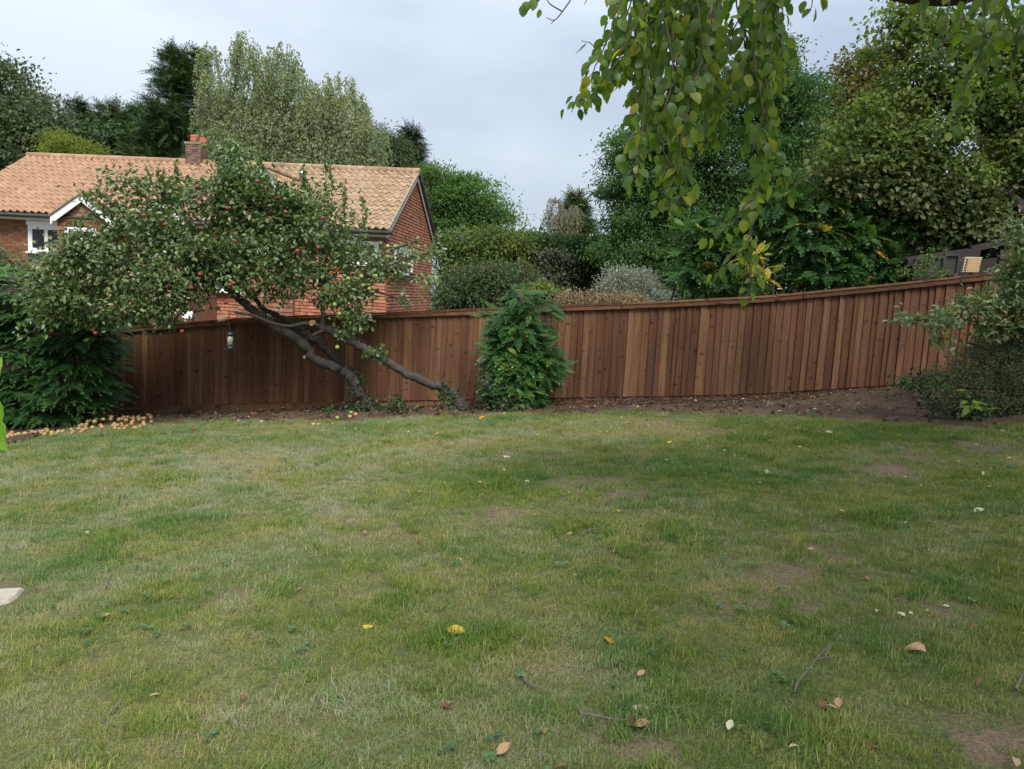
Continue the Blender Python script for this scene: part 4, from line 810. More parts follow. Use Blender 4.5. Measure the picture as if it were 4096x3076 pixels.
tree('buddleia_bush', 'dusty grey-green buddleia with brown seed heads behind the fence', 'shrub', lobes_px([(1000, 630, 55, 35), (1060, 610, 55, 32), (1110, 615, 50, 30), (1160, 640, 45, 25), (980, 650, 28, 25), (1050, 650, 80, 25)], 17.5, .8), LM['buddleia'], bt(1050, 17.5), lt(1050, 620, 17.5), .06, 330, 30, .16, .12, 205, wr=.3, up=.35, droop=.1)
rng = np.random.default_rng(10); mb = MB(); bd = thing('buddleia_seedheads', 'brown upright seed heads topping the dusty buddleia', 'flowers', V(1060, 610, 17.3))
ps = np.array([V(rng.uniform(955, 1170), 612 - 22 * math.exp(-((rng.uniform(955, 1170) - 1070) / 70) ** 2) + rng.uniform(-12, 20), 17.2 + rng.uniform(-.4, .4)) for _ in range(60)]); ps = np.repeat(ps, 4, 0) + rng.normal(0, .02, (240, 3))
leafobj('spikes', [stamp(T_FOLD, ps, rng.normal(0, .25, ps.shape) + HZ, rng.normal(0, 1, ps.shape), .13, .03, rng.random(len(ps)))], LM['seedhead'], bd, kind='stuff')
tree('yellow_rose_bush', 'yellow flowering bush just behind the pinnate shrub', 'shrub', lobes_px([(1145, 632, 14, 10), (1170, 626, 20, 11), (1192, 638, 18, 10)], 16.0, .3), LM['jasmine'], bt(1160, 16), lt(1160, 625, 16), .03, 60, 22, .10, .07, 206)
tree('yellow_blossom', 'bright yellow leaves on the bush behind the pinnate shrub', 'flowers', lobes_px([(1125, 634, 8, 5), (1163, 624, 12, 6), (1185, 622, 6, 5)], 15.8, .15), LM['yellow'], bt(1150, 15.9), lt(1150, 625, 15.9), .02, 16, 8, .06, .06, 207, ntw=5)
tree('silver_shrub', 'silvery pale-leaved shrub behind the fence', 'shrub', lobes_px([(1340, 605, 38, 26), (1320, 625, 28, 22), (1375, 615, 40, 26), (1400, 640, 40, 18), (1350, 640, 40, 16)], 18, .7), LM['silver'], bt(1355, 18), lt(1350, 610, 18), .06, 230, 34, .12, .075, 208, wr=.3, up=.4, outw=.9, droop=0)
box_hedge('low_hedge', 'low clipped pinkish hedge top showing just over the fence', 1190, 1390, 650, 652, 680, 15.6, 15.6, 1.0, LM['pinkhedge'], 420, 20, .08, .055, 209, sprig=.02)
tree('tall_robinia', 'tall dark green feathery tree behind the hanging branch', 'tree', lobes_px([(1345, 330, 40, 40), (1335, 400, 42, 50), (1380, 470, 80, 60), (1350, 540, 70, 50), (1420, 570, 80, 60), (1470, 480, 70, 70), (1430, 390, 70, 70), (1490, 270, 90, 80), (1560, 350, 100, 90), (1600, 220, 80, 80), (1660, 140, 60, 55), (1690, 220, 60, 60), (1740, 200, 40, 26), (1720, 270, 60, 40), (1660, 330, 70, 60), (1600, 450, 100, 60), (1660, 400, 50, 40), (1420, 320, 50, 40)], 21, 1.5), LM['robinia_dark'], bt(1465, 21), lt(1540, 160, 21), .17, 1350, 74, .24, .105, 210, up=.9, shell=.35, flat=.42, wr=.42, ntw=240, droop=.45)
# twin dark stems seen through the tree
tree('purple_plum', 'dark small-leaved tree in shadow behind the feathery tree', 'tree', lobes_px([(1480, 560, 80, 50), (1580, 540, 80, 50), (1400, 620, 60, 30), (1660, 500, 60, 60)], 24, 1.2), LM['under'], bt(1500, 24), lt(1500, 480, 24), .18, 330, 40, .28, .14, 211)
tree('maple_tree', 'olive-brown autumn maple rising right of the feathery tree', 'tree', lobes_px([(1800, 330, 75, 70), (1830, 230, 50, 50), (1860, 170, 55, 45), (1760, 390, 55, 40), (1880, 280, 80, 80), (1720, 420, 40, 25), (1850, 420, 100, 60)], 29, 2), LM['maple'], bt(1830, 29), lt(1840, 200, 29), .35, 520, 56, .34, .17, 212)
tree('lime_tree', 'large light green lime tree filling the upper right corner', 'tree', lobes_px([(1950, 50, 55, 40), (2010, 130, 90, 70), (1930, 100, 40, 30), (1960, 200, 90, 50), (2080, 60, 80, 60), (2090, 210, 90, 80), (1880, 300, 90, 40), (1980, 300, 90, 50), (1850, 250, 40, 22), (1800, 350, 50, 30), (1900, 350, 80, 35), (2050, 380, 80, 50), (2170, 130, 70, 90), (2190, 280, 80, 100), (2280, 150, 100, 150)], 14.8, .9), LM['lime'], bt(2290, 15.3), lt(2230, 60, 15.2), .30, 720, 36, .165, .105, 213, wr=.75, shell=.4, ntw=240)
tree('copper_tree', 'rusty brown leaved tree at the far right edge', 'tree', lobes_px([(2200, 290, 60, 50), (2170, 220, 40, 60), (2240, 360, 80, 60), (2150, 330, 40, 30), (2200, 170, 60, 60)], 17.5, 1), LM['rust'], bt(2330, 18), lt(2230, 200, 17.8), .2, 260, 36, .22, .11, 214)
tree('hazel_bush', 'spreading bush with large tan and olive leaves above the thicket', 'shrub', lobes_px([(1790, 395, 50, 18), (1850, 385, 55, 22), (1930, 400, 70, 30), (2010, 410, 70, 40), (2090, 450, 70, 50), (2050, 490, 60, 35), (1960, 440, 60, 25), (2150, 520, 60, 50)], 14.6, .5), LM['hazel'], bt(2060, 15.2), lt(2040, 430, 14.8), .10, 340, 26, .16, .11, 215, T=T_OVAL, wr=.85, up=.5, ntw=120)
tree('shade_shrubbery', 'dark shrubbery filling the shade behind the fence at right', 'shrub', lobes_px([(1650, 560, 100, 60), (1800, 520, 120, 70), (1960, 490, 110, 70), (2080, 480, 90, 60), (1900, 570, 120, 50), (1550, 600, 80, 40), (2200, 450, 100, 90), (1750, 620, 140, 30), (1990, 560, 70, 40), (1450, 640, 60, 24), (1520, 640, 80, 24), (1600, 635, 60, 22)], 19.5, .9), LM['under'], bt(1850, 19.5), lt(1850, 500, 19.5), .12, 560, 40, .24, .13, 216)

def thicket(name, label, cat, lobes, seed, n, L, mat, base, mat2=None, frac2=0.1, stems=14, up=.5):
    rng = np.random.default_rng(seed); base = np.array([base[0], base[1], float(gz(base[0], base[1]))]); root = thing(name, label, cat, base)
    w = np.array([l[1][0] * l[1][2] for l in lobes]); li = rng.choice(len(lobes), n, p=w / w.sum()); C = np.array([l[0] for l in lobes])[li]; R = np.array([l[1] for l in lobes])[li]
    d = unit(rng.normal(size=(n, 3))); d[:, 1] = np.where((d[:, 1] > 0) & (rng.random(n) < .6), -d[:, 1], d[:, 1]); P = C + d * R * rng.uniform(.45, .95, (n, 1)) - d * .1
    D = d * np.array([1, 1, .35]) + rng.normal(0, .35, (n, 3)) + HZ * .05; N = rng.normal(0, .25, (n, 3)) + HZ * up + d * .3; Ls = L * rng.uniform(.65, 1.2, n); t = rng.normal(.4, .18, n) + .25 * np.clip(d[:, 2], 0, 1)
    k = rng.integers(0, 4, n); sel = rng.random(n) < (frac2 if mat2 else 0)
    leafobj('foliage', [stamp(T_SUMAC[q], P[(k == q) & ~sel], D[(k == q) & ~sel], N[(k == q) & ~sel], Ls[(k == q) & ~sel], None, t[(k == q) & ~sel]) for q in range(4)], mat, root)
    if mat2: leafobj('foliage', [stamp(T_SUMAC[0], P[sel], D[sel], N[sel], Ls[sel], None, rng.random(sel.sum()))], mat2, root)
    for i in range(stems):
        l = lobes[i % len(lobes)]; b = np.array([l[0][0] + rng.normal(0, .3), l[0][1] + rng.normal(0, .15), 0]); b[2] = float(gz(b[0], b[1])); q = spline([b, b + (l[0] - b) * .5 + rng.normal(0, .1, 3), l[0] + HZ * l[1][2] * .6], 5)
        mb = MB(); mb.tube(q, np.linspace(.035, .010, len(q)), 6); mb.build('stem', m_twig, root, True)
    return root
thicket('sumac_thicket', 'thicket of feathery pinnate leaves along the fence top at right', 'shrub', lobes_px([(1690, 440, 60, 35), (1770, 435, 65, 35), (1850, 430, 65, 40), (1920, 450, 60, 35), (1960, 490, 50, 45), (1740, 510, 80, 60), (1840, 520, 80, 60), (1800, 590, 100, 45), (1910, 570, 70, 40), (1980, 440, 40, 22)], 14.9, .55), 221, 1500, .42, LM['sumac'], bt(1820, 14.9), LM['sumac_yel'], .03, 20)
thicket('sumac_bush', 'arching light green pinnate bush left of the thicket', 'shrub', lobes_px([(1500, 500, 50, 25), (1560, 480, 60, 30), (1620, 470, 50, 30), (1540, 540, 80, 40), (1600, 560, 80, 50), (1500, 580, 50, 40), (1650, 520, 50, 50), (1570, 620, 80, 25)], 15.4, .5), 222, 900, .40, LM['sumac'], bt(1570, 15.4), LM['sumac_yel'], .04, 9)
thicket('yellowing_sumac', 'yellowing pinnate shoots behind the tip of the hanging branch', 'shrub', lobes_px([(1620, 560, 45, 40), (1650, 590, 40, 40)], 14.3, .3), 223, 34, .28, LM['sumac_yel'], bt(1630, 14.4), None, 0, 3)

# ------------------------------------------------------------------ dark shed and the nest box behind the fence
m_shed = plain('shed_stain', (.022, .014, .012), (.042, .028, .025), 5, .7, .3, .3, (1, 1, 6), True)
m_felt = plain('roof_felt', (.026, .020, .020), (.05, .04, .04), 25, .85, .2, .5)
m_shedglass = plain('shed_glass', (.035, .042, .03), (.07, .08, .055), 9, .35, .3, 0)  # reflected foliage is put into the pane colour as grey-green mottling
m_shedwin = plain('shed_window_frame', (.035, .032, .024), (.06, .054, .042), 6)
shed = thing('garden_shed', 'dark stained weatherboard shed with felt roof behind the fence', 'shed', (8.4, 14.4, .5))
def SW(px, py, d=14.0): return W(px, py, d)
sdx = unit(SW(4090, 1050, 13.7) - SW(3640, 1050, 14.3)); sdx[2] = 0; sdx = unit(sdx); sdn = np.array([sdx[1], -sdx[0], 0]); s0 = SW(3630, 1130, 14.25); s0[2] = 0
ST = lambda u, o, z: s0 + sdx * u + sdn * o + HZ * z
zr = lambda px, py: SW(px, py, 14.0)[2]
mb = MB(); mb.hexa([ST(0, -2, .2), ST(3.6, -2, .2), ST(3.6, -.02, .2), ST(0, -.02, .2), ST(0, -2, 2.5), ST(3.6, -2, 3.0), ST(3.6, -.02, 2.92), ST(0, -.02, 2.42)]); mb.build('shed_body', m_shed, shed)
z0_ = 1.95
for i in range(7):
    mb = MB(); zb_ = z0_ + i * .14 - .2; p = ST(1.42, 0, zb_); Lb = 2.2; mb.hexa([p + sdn * .002, p + sdx * Lb + sdn * .002, p + sdx * Lb + sdn * .045, p + sdn * .045, p + HZ * .16 + sdn * .002, p + sdx * Lb + HZ * .16 + sdn * .002, p + sdx * Lb + HZ * .16 + sdn * .012, p + HZ * .16 + sdn * .012]); mb.build('weatherboard', m_shed, shed)
for (pa, pb, th) in (((3632, 1040), (3790, 1012), .12), ((3786, 1014), (3922, 990), .17), ((3885, 988), (4150, 930), .10)):
    a, b = SW(*pa, 14.0), SW(*pb, 14.0); a = a + sdn * .05; b = b + sdn * .05; mb = MB(); mb.hexa([a - HZ * th, b - HZ * th, b - sdn * 2.4 - HZ * th + HZ * .3, a - sdn * 2.4 - HZ * th + HZ * .3, a, b, b - sdn * 2.4 + HZ * .3, a - sdn * 2.4 + HZ * .3]); mb.build('roof_panel', m_felt, shed)
a = SW(3745, 1105, 14.05); 
for i in range(3):
    p = SW(3650 + i * 58, 1118 - i * 9, 14.05) + sdn * .06; fr = MB()
    for (q, r_, w_, h_) in ((0, 0, .25, .04), (0, .34, .25, .05), (0, .04, .035, .3), (.215, .04, .035, .3)): fr.box(p + sdx * q + HZ * r_, sdx * w_, sdn * .05, HZ * h_)
    f_ = fr.build('window', m_shedwin, shed); mb = MB(); mb.box(p + sdx * .036 + HZ * .041 - sdn * .01, sdx * .178, sdn * .02, HZ * .298); mb.build('pane', m_shedglass, f_)
tree('rose_bush', 'thin climbing rose with small yellow-green leaves before the shed window', 'shrub', lobes_px([(1995, 578, 18, 18), (2005, 552, 10, 14), (1955, 588, 20, 12), (2030, 590, 14, 10)], 13.6, .15), LM['jasmine'], bt(1990, 13.6), lt(1995, 560, 13.6), .012, 46, 10, .06, .05, 218, ntw=30, twr=.004)
m_ply = plain('raw_plywood', (.36, .23, .12), (.46, .31, .17), 10, .8, .2, .2, (1, 1, 4)); m_palew = plain('pale_wood', (.52, .42, .28), (.62, .52, .37), 10)
nb = thing('insect_house', 'small plywood bee box with slatted side standing above the fence', 'bee box', W(3886, 1090, 13.0))
p = W(3862, 1088, 13.0); ex = unit(np.array([.97, -.05, .03])); ez = unit(np.array([.10, 0, 1.0])); ey = np.array([.25, 1.0, 0]) * .9; ey = unit(ey)
mb = MB(); mb.box(p, ex * .215, ey * .018, ez * .235); mb.build('front_panel', m_ply, nb)
mb = MB(); mb.box(p + ey * .16, ex * .215, ey * .015, ez * .235); mb.build('back_panel', m_ply, nb)
mb = MB(); mb.box(p + ex * .20 + ey * .02, ex * .015, ey * .138, ez * .235); mb.build('side_panel', m_palew, nb)
mb = MB(); mb.box(p - ex * .05 + ez * .237, ex * .275, ey * .19, ez * .016); mb.build('lid', m_palew, nb)
for i in range(6):
    mb = MB(); mb.box(p - ex * .045 + ey * .005 + ez * (.002 + i * .043), ex * .043, ey * .15, ez * .012); mb.build('slat', m_palew, nb)
mb = MB(); mb.box(p - ex * .05 + ey * .002, ex * .012, ey * .012, ez * .236); mb.build('slat_post', m_palew, nb)
mb = MB(); mb.box(p + ex * .09 + ey * .06 - HZ * .75, ex * .04, ey * .04, HZ * .74); mb.build('stake', m_twig, nb)

# ------------------------------------------------------------------ leaning apple tree
def trunk_path(zp, ox, oy, d0, d1):              # points (zoom x, zoom y, zoom diameter) on a crop of the photograph
    n = len(zp); r_ = []
    for i, (a, b, dia) in enumerate(zp):
        d = d0 + (d1 - d0) * (i / (n - 1)); p = W(ox + a / 2.212, oy + b / 2.212, d); r_.append([*p, dia / 2.212 * d / FPX / 2])
    return spline(np.array(r_), 7)
A0 = G(1483, 1646); B0 = G(1845, 1643); dA = float((A0 - EYE) @ cF); dB = float((B0 - EYE) @ cF)
apple = thing('apple_tree', 'old leaning apple tree with red apples sprawling in front of the house', 'apple tree', A0)
PA = trunk_path([(1310, 1345, 165), (1270, 1270, 135), (1200, 1150, 110), (1090, 990, 104), (960, 925, 98), (800, 860, 95), (700, 730, 104), (560, 640, 90), (400, 540, 86), (280, 440, 84), (150, 340, 80), (50, 250, 74), (-60, 130, 60), (-150, -40, 45)], 900, 1050, dA, 13.0)
mb = MB(); mb.tube(PA[:, :3] + 0.012 * RS.normal(size=(len(PA), 3)), PA[:, 3] * .86, 14, rough=.06); mb.build('trunk', m_apple_bark, apple, True)
PA2 = trunk_path([(1075, 960, 85), (960, 850, 70), (860, 740, 66), (800, 680, 72), (690, 610, 62), (600, 550, 60), (480, 480, 55), (330, 400, 50), (200, 250, 42), (100, 60, 30)], 900, 1050, dA - .05, 13.5)
mb = MB(); mb.tube(PA2[:, :3] + 0.012 * RS.normal(size=(len(PA2), 3)), PA2[:, 3] * .86, 12, rough=.07); mb.build('limb', m_apple_bark, apple, True)
for (pts_, d0, d1) in (([(800, 700, 50), (750, 690, 45), (720, 700, 34)], dA - .1, dA - .25), ([(800, 860, 55), (730, 835, 45), (700, 838, 40)], dA - .3, dA - .45)):
    q = trunk_path(pts_, 900, 1050, d0, d1); mb = MB(); mb.tube(q[:, :3], q[:, 3], 8); mb.build('stub', m_apple_bark, apple, True)
apple2 = thing('apple_tree', 'second leaning apple trunk, the longer straight one nearer the pinnate shrub', 'apple tree', B0)
PB = trunk_path([(2120, 1345, 170), (2085, 1270, 140), (2030, 1180, 116), (1940, 1115, 88), (1750, 1050, 82), (1550, 950, 80), (1300, 800, 74), (1150, 720, 80), (1000, 640, 84), (900, 590, 76), (830, 560, 66)], 900, 1050, dB, 13.3)
mb = MB(); mb.tube(PB[:, :3] + 0.008 * RS.normal(size=(len(PB), 3)), PB[:, 3] * .92, 14, rough=.05); mb.build('trunk', m_apple_bark, apple2, True)
LBS = []
for pts_, d0, d1 in (([(830, 560, 44), (700, 540, 36), (600, 562, 30), (520, 560, 30), (400, 530, 28), (250, 470, 26), (80, 440, 20)], 13.3, 12.9), ([(870, 575, 60), (872, 480, 46), (862, 350, 40), (850, 150, 30), (900, -60, 20)], 13.35, 13.3), ([(1180, 735, 36), (1190, 560, 34), (1185, 420, 30), (1200, 250, 24), (1260, 60, 16)], 13.4, 13.5), ([(1985, 1130, 60), (1950, 1085, 40)], dB, dB - .1), ([(880, 600, 30), (820, 620, 24), (770, 650, 18)], 13.3, 13.1)):
    q = trunk_path(pts_, 900, 1050, d0, d1); mb = MB(); mb.tube(q[:, :3], q[:, 3], 8); mb.build('limb', m_apple_bark, apple2, True); LBS.append(q)
LB1, LB2 = LBS[1], LBS[2]
for (zx, zy, d, par, r_) in ((765, 535, 13.15, apple2, .052), (1935, 495 + 1050 - 1050, 13.0, None, 0), (700, 838, dA - .46, apple, .028)):
    if par is None: continue
    c_ = W(900 + zx / 2.212, 1050 + zy / 2.212, d); mb = MB(); th = np.linspace(0, 2 * math.pi, 13)[:-1]; e2 = np.array([-.4, -.9, .1]); e2 = unit(e2); sa = unit(np.cross(e2, HZ)); sb = np.cross(sa, e2)
    mb.add([c_ + r_ * (math.cos(q) * sa + math.sin(q) * sb) for q in th] + [c_ - e2 * .06 + r_ * (math.cos(q) * sa + math.sin(q) * sb) for q in th], [np.arange(12)[None], np.array([[i, (i + 1) % 12, 12 + (i + 1) % 12, 12 + i] for i in range(12)])]); mb.build('sawn_end', m_sawn, par)
c_ = W(870, 1278, 12.9); mb = MB(); mb.tube([c_ + np.array([.12, .05, .03]), c_], [.05, .055], 10); mb.build('sawn_end', m_sawn, apple)
AL = lobes_px([(330, 480, 85, 65, 13.1), (475, 425, 72, 58, 13.2), (560, 450, 95, 85, 13.3), (670, 490, 95, 85, 13.4), (765, 545, 60, 52, 13.5), (840, 590, 36, 28, 13.6), (750, 630, 55, 32, 13.5), (215, 560, 85, 75, 12.9), (320, 590, 120, 80, 12.9), (450, 550, 130, 90, 13.0), (590, 570, 110, 80, 13.2), (700, 610, 85, 55, 13.4), (130, 630, 65, 55, 12.8), (110, 685, 45, 28, 12.7), (210, 660, 90, 40, 12.8), (330, 655, 80, 40, 12.9), (492, 338, 22, 22, 13.3), (510, 365, 40, 22, 13.2), (665, 428, 45, 28, 13.4), (350, 415, 42, 24, 13.2), (245, 440, 30, 28, 13.0), (275, 395, 22, 16, 13.0), (530, 392, 36, 24, 13.3), (160, 560, 50, 35, 12.8)], 13.1, .75)
rng = np.random.default_rng(401)
P, D, N, L, t, cc, C = crown(AL, 700, 38, .150, .082, rng, up=.55, outw=.7, droop=.25, shell=.35, camb=.35, tvar=.10)
thin = lobes_px([(870, 545, 60, 8, 13.6), (915, 600, 40, 10, 13.6), (930, 545, 35, 7, 13.7), (880, 650, 45, 9, 13.5), (770, 690, 25, 25, 13.3), (900, 520, 30, 5, 13.6)], 13.6, .3)
P2, D2, N2, L2, t2, cc2, C2 = crown(thin, 55, 16, .10, .072, rng, up=.5, shell=.1)
top_ = []; shoots = MB()
for vx, vy, h in ((715, 300, 110), (700, 340, 80), (486, 295, 55), (472, 306, 45), (655, 370, 50), (560, 345, 45), (505, 310, 50), (380, 350, 40), (780, 430, 60), (340, 365, 40), (740, 400, 70), (655, 360, 50)):
    a, b = V(vx + 4, vy + h, 13.3), V(vx, vy, 13.2); q = spline([a, (a + b) / 2 + rng.normal(0, .03, 3), b], 8); shoots.tube(q, np.linspace(.010, .004, len(q)), 4); top_ += [p_ + rng.normal(0, .022, 3) for p_ in q for _ in range(4)]
top_ = np.array(top_); m_ = len(top_)
Pm, Dm, Nm, Lm, tm = np.vstack([P, P2, top_]), np.vstack([D, D2, rng.normal(0, .8, (m_, 3)) + HZ * .4]), np.vstack([N, N2, rng.normal(0, .5, (m_, 3)) + HZ * .6]), np.concatenate([L, L2, rng.uniform(.05, .085, m_)]), np.concatenate([t, t2 + .15, rng.uniform(.4, 1, m_)])
left = Pm[:, 0] < V(640, 550, 13.2)[0]
for sel, par in ((left, apple), (~left, apple2)):
    leafobj('crown', [stamp(T_OVAL, Pm[sel], Dm[sel], Nm[sel], Lm[sel], Lm[sel] * .62, tm[sel])], LM['apple'], par, None, True)
mb = MB()
hubs = np.vstack([PA[-28:, :3], PA2[-20:, :3], LB1[7:, :3], LB2[7:, :3]])
for c_, r_ in AL + thin:
    a = hubs[np.argmin(np.linalg.norm(hubs - c_, axis=1) + rng.uniform(0, .6, len(hubs)))]; q = spline([a, a + (c_ - a) * .45 + rng.normal(0, .12, 3) + HZ * .08, c_], 5); mb.tube(q, np.linspace(.036, .014, len(q)), 6)
for i in rng.choice(len(cc), 420, replace=False):
    a, b = C[i], cc[i]; q = spline([a, (a + b) / 2 + rng.normal(0, .10, 3), b, b + unit(b - a) * .15], 3); mb.tube(q, np.linspace(.013, .004, len(q)), 4)
mb.build('branches', m_twig, apple, True); shoots.build('shoots', m_twig, apple, True)
def apple_mesh(name, mat, r_=1.0):
    mb = MB(); pr = [(0.0, .72), (.18, .80), (.45, .90), (.78, .72), (.98, .30), (1.0, 0), (.92, -.42), (.68, -.78), (.38, -.93), (.15, -.86), (0.0, -.80)]; mb.lathe((0, 0, 0), [(a * r_, b * r_ * .95) for a, b in pr], 12); return mb.mesh(name, mat, True)
def apple_mat(name, c1, c2, c3):
    m, t_, bs_ = newmat(name); n_ = noise(t_, mapped(t_, (1, 1, .5), True), 22, 4); r_ = ramp(t_, [(.35, c1), (.55, c2), (.75, c3)]); t_.links.new(n_, r_.inputs[0]); t_.links.new(r_.outputs[0], bs_.inputs['Base Color']); bs_.inputs['Roughness'].default_value = .35; return m
ma_red = apple_mat('apple_red', (.17, .018, .018), (.21, .035, .028), (.26, .11, .05)); ma_grn = apple_mat('apple_green', (.19, .27, .05), (.25, .32, .07), (.30, .33, .10)); ma_tan = apple_mat('apple_tan', (.16, .085, .04), (.34, .20, .085), (.44, .29, .14)); ma_pink = apple_mat('apple_pink', (.45, .13, .08), (.52, .24, .12), (.55, .36, .18)); ma_yel = apple_mat('apple_yellowgreen', (.24, .19, .06), (.36, .28, .10), (.28, .16, .07))
AM = {k: apple_mesh('apple', m_) for k, m_ in (('red', ma_red), ('green', ma_grn), ('tan', ma_tan), ('pink', ma_pink), ('yellow', ma_yel))}
def put_apple(kind, p, r_, parent=None):
    o_ = bpy.data.objects.new('apple', AM[kind]); col.objects.link(o_); o_.location = [float(q) for q in p]; o_.scale = (r_,) * 3; o_.rotation_euler = (random.uniform(-.6, .6), random.uniform(-.6, .6), random.uniform(0, 6))
    if parent is not None: o_.parent = parent; o_.matrix_parent_inverse = Matrix.Translation(-parent.location)
    return o_
def zc(L_, ox, oy): return [(ox + a / 2.212, oy + b / 2.212) for a, b in L_]
reds = zc([(1750, 545), (1760, 645), (2010, 735), (1275, 800), (1440, 840), (1465, 880), (1925, 950), (2080, 965), (2085, 1035), (785, 1095), (725, 1085), (895, 1215), (800, 1310), (1715, 1165), (1770, 1320), (2035, 1415), (2065, 1400), (1695, 1440), (1495, 1440), (905, 1645), (2000, 1570)], 0, 500) + zc([(285, 500), (325, 500), (640, 1115), (825, 1085), (865, 825), (535, 770), (475, 645), (635, 1335), (755, 1560)], 900, 500) + zc([(905, 435), (1365, 550), (1610, 610), (1225, 450), (460, 610), (825, 600), (845, 625)], 0, 1050)
grns = zc([(1440, 1075), (1505, 1075), (1440, 1170), (1205, 1340), (1335, 1335), (1220, 1420), (1275, 1450), (970, 1590), (675, 1390), (1090, 1360), (1630, 1235), (785, 830)], 900, 500) + zc([(993, 750), (1010, 455)], 900, 1050)
for x, y in reds: put_apple('red', W(x, y, 12.5 + random.uniform(-.3, .35)), random.uniform(.031, .040), apple if x < 1185 else apple2)
for x, y in grns: put_apple('green', W(x, y, 12.9 + random.uniform(-.2, .2)), random.uniform(.031, .038), apple2)
# ivy round the two trunk bases
def ivy(name, label, lobes, n, per, size, seed, base, mat=None, **k):
    rng_ = np.random.default_rng(seed); root = thing(name, label, 'ivy', base); P_, D_, N_, L_, t_, c1, c2 = crown(lobes, n, per, .07, size, rng_, up=.2, outw=.5, droop=.4, shell=.6, **k); N_ += np.array([0, -.7, 0])
    leafobj('foliage', [stamp(T_OVAL, P_, D_, N_, L_, L_ * .9, t_)], mat or LM['ivy'], root)
    mb_ = MB()
    for i in range(0, n, 3): mb_.tube(spline([np.asarray(base, float) + rng_.normal(0, .08, 3), (base + c1[i]) / 2 + rng_.normal(0, .05, 3), c1[i]], 3), .006, 4)
    mb_.build('stems', m_twig, root, True); return root
ivy('ivy_plant', 'dark ivy climbing the foot of the left leaning trunk', lobes_px([(795, 870, 16, 20), (772, 825, 8, 24), (748, 798, 8, 8), (760, 882, 30, 9), (800, 885, 24, 10), (710, 885, 22, 8)], dA - .1, .12), 60, 12, .055, 411, A0)
ivy('ivy_plant', 'ivy patches on the bent foot of the straighter trunk', lobes_px([(975, 865, 14, 22), (985, 885, 20, 10), (962, 838, 9, 10), (1010, 885, 30, 8)], dB - .08, .08), 34, 10, .05, 412, B0)
ivy('apple_sprout', 'leafy sprout growing on top of the straight leaning trunk', lobes_px([(808, 765, 22, 14), (740, 735, 18, 18)], 13.3, .08), 18, 9, .065, 413, W(1500, 1425, 13.5), LM['apple'])
ivy('bramble_plant', 'small dark seedling by the gravel board between the trunks', lobes_px([(855, 870, 14, 16), (880, 880, 20, 8)], dB - .1, .1), 14, 10, .06, 414, G(1590, 1640))
# windfalls
def fallen(x, y, kind, label, r_=.037, group=None):
    p = G(x, y); z = float(soil_z(p[0], p[1])) if soilness(p[0], p[1]) > 0 else p[2]; o_ = put_apple(kind, (p[0], p[1], z + r_ * .8), r_); o_.name = 'fallen_apple'; tag(o_, label, 'apple', group); return o_
for a in ((801, 1662, 'red', 'shiny red fallen apple on the soil below the bird feeder'), (778, 1724, 'red', 'dull red fallen apple on the grass left of the feeder'), (1349, 1680, 'green', 'large green fallen apple on the grass left of the trunk foot'), (1404, 1664, 'green', 'green fallen apple tucked against the ivy'), (1399, 1681, 'yellow', 'small yellow-green fallen apple in front of the ivy'), (1422, 1672, 'pink', 'pinkish orange fallen apple right of the ivy foot'), (1253, 1706, 'green', 'green fallen apple touching an orange one on the lawn'), (1274, 1706, 'tan', 'orange half-rotten fallen apple next to a green one'), (1047, 1695, 'yellow', 'yellow-green fallen apple alone on the lawn edge'), (1008, 1668, 'red', 'dark red fallen apple on the soil edge near the gravel board joint')): fallen(*a)
rng = np.random.default_rng(55)
def heap_h(x, y, c, sx, sy, h): return h * math.exp(-((x - c[0]) / sx) ** 2 - ((y - c[1]) / sy) ** 2)
HC = G(455, 1702)
for i in range(125):
    if i < 85: px, py = rng.uniform(310, 610), 0; py = rng.uniform(1680, 1728) - (px - 310) * .035
    else: px, py = rng.uniform(15, 330), 0; py = 1757 - px * .085 + rng.uniform(-9, 6)
    p = G(px, py); r_ = rng.uniform(.030, .042); k = str(rng.choice(['tan', 'yellow', 'pink', 'tan', 'tan', 'yellow']))
    z = max(float(gz(p[0], p[1])), float(soil_z(p[0], p[1])) if soilness(p[0], p[1]) > 0 else -9) + heap_h(p[0], p[1], HC, .55, .35, .10)
    o_ = put_apple(k, (p[0], p[1], z + r_ * .7), r_); o_.name = 'fallen_apple'; tag(o_, {'tan': 'brown rotting', 'yellow': 'yellowish', 'pink': 'pink-flushed'}[k] + (' windfall apple in the heap by the conifer hedge' if i < 85 else ' windfall apple in the line along the lawn edge'), 'apple', 'windfall apples by the conifer hedge')

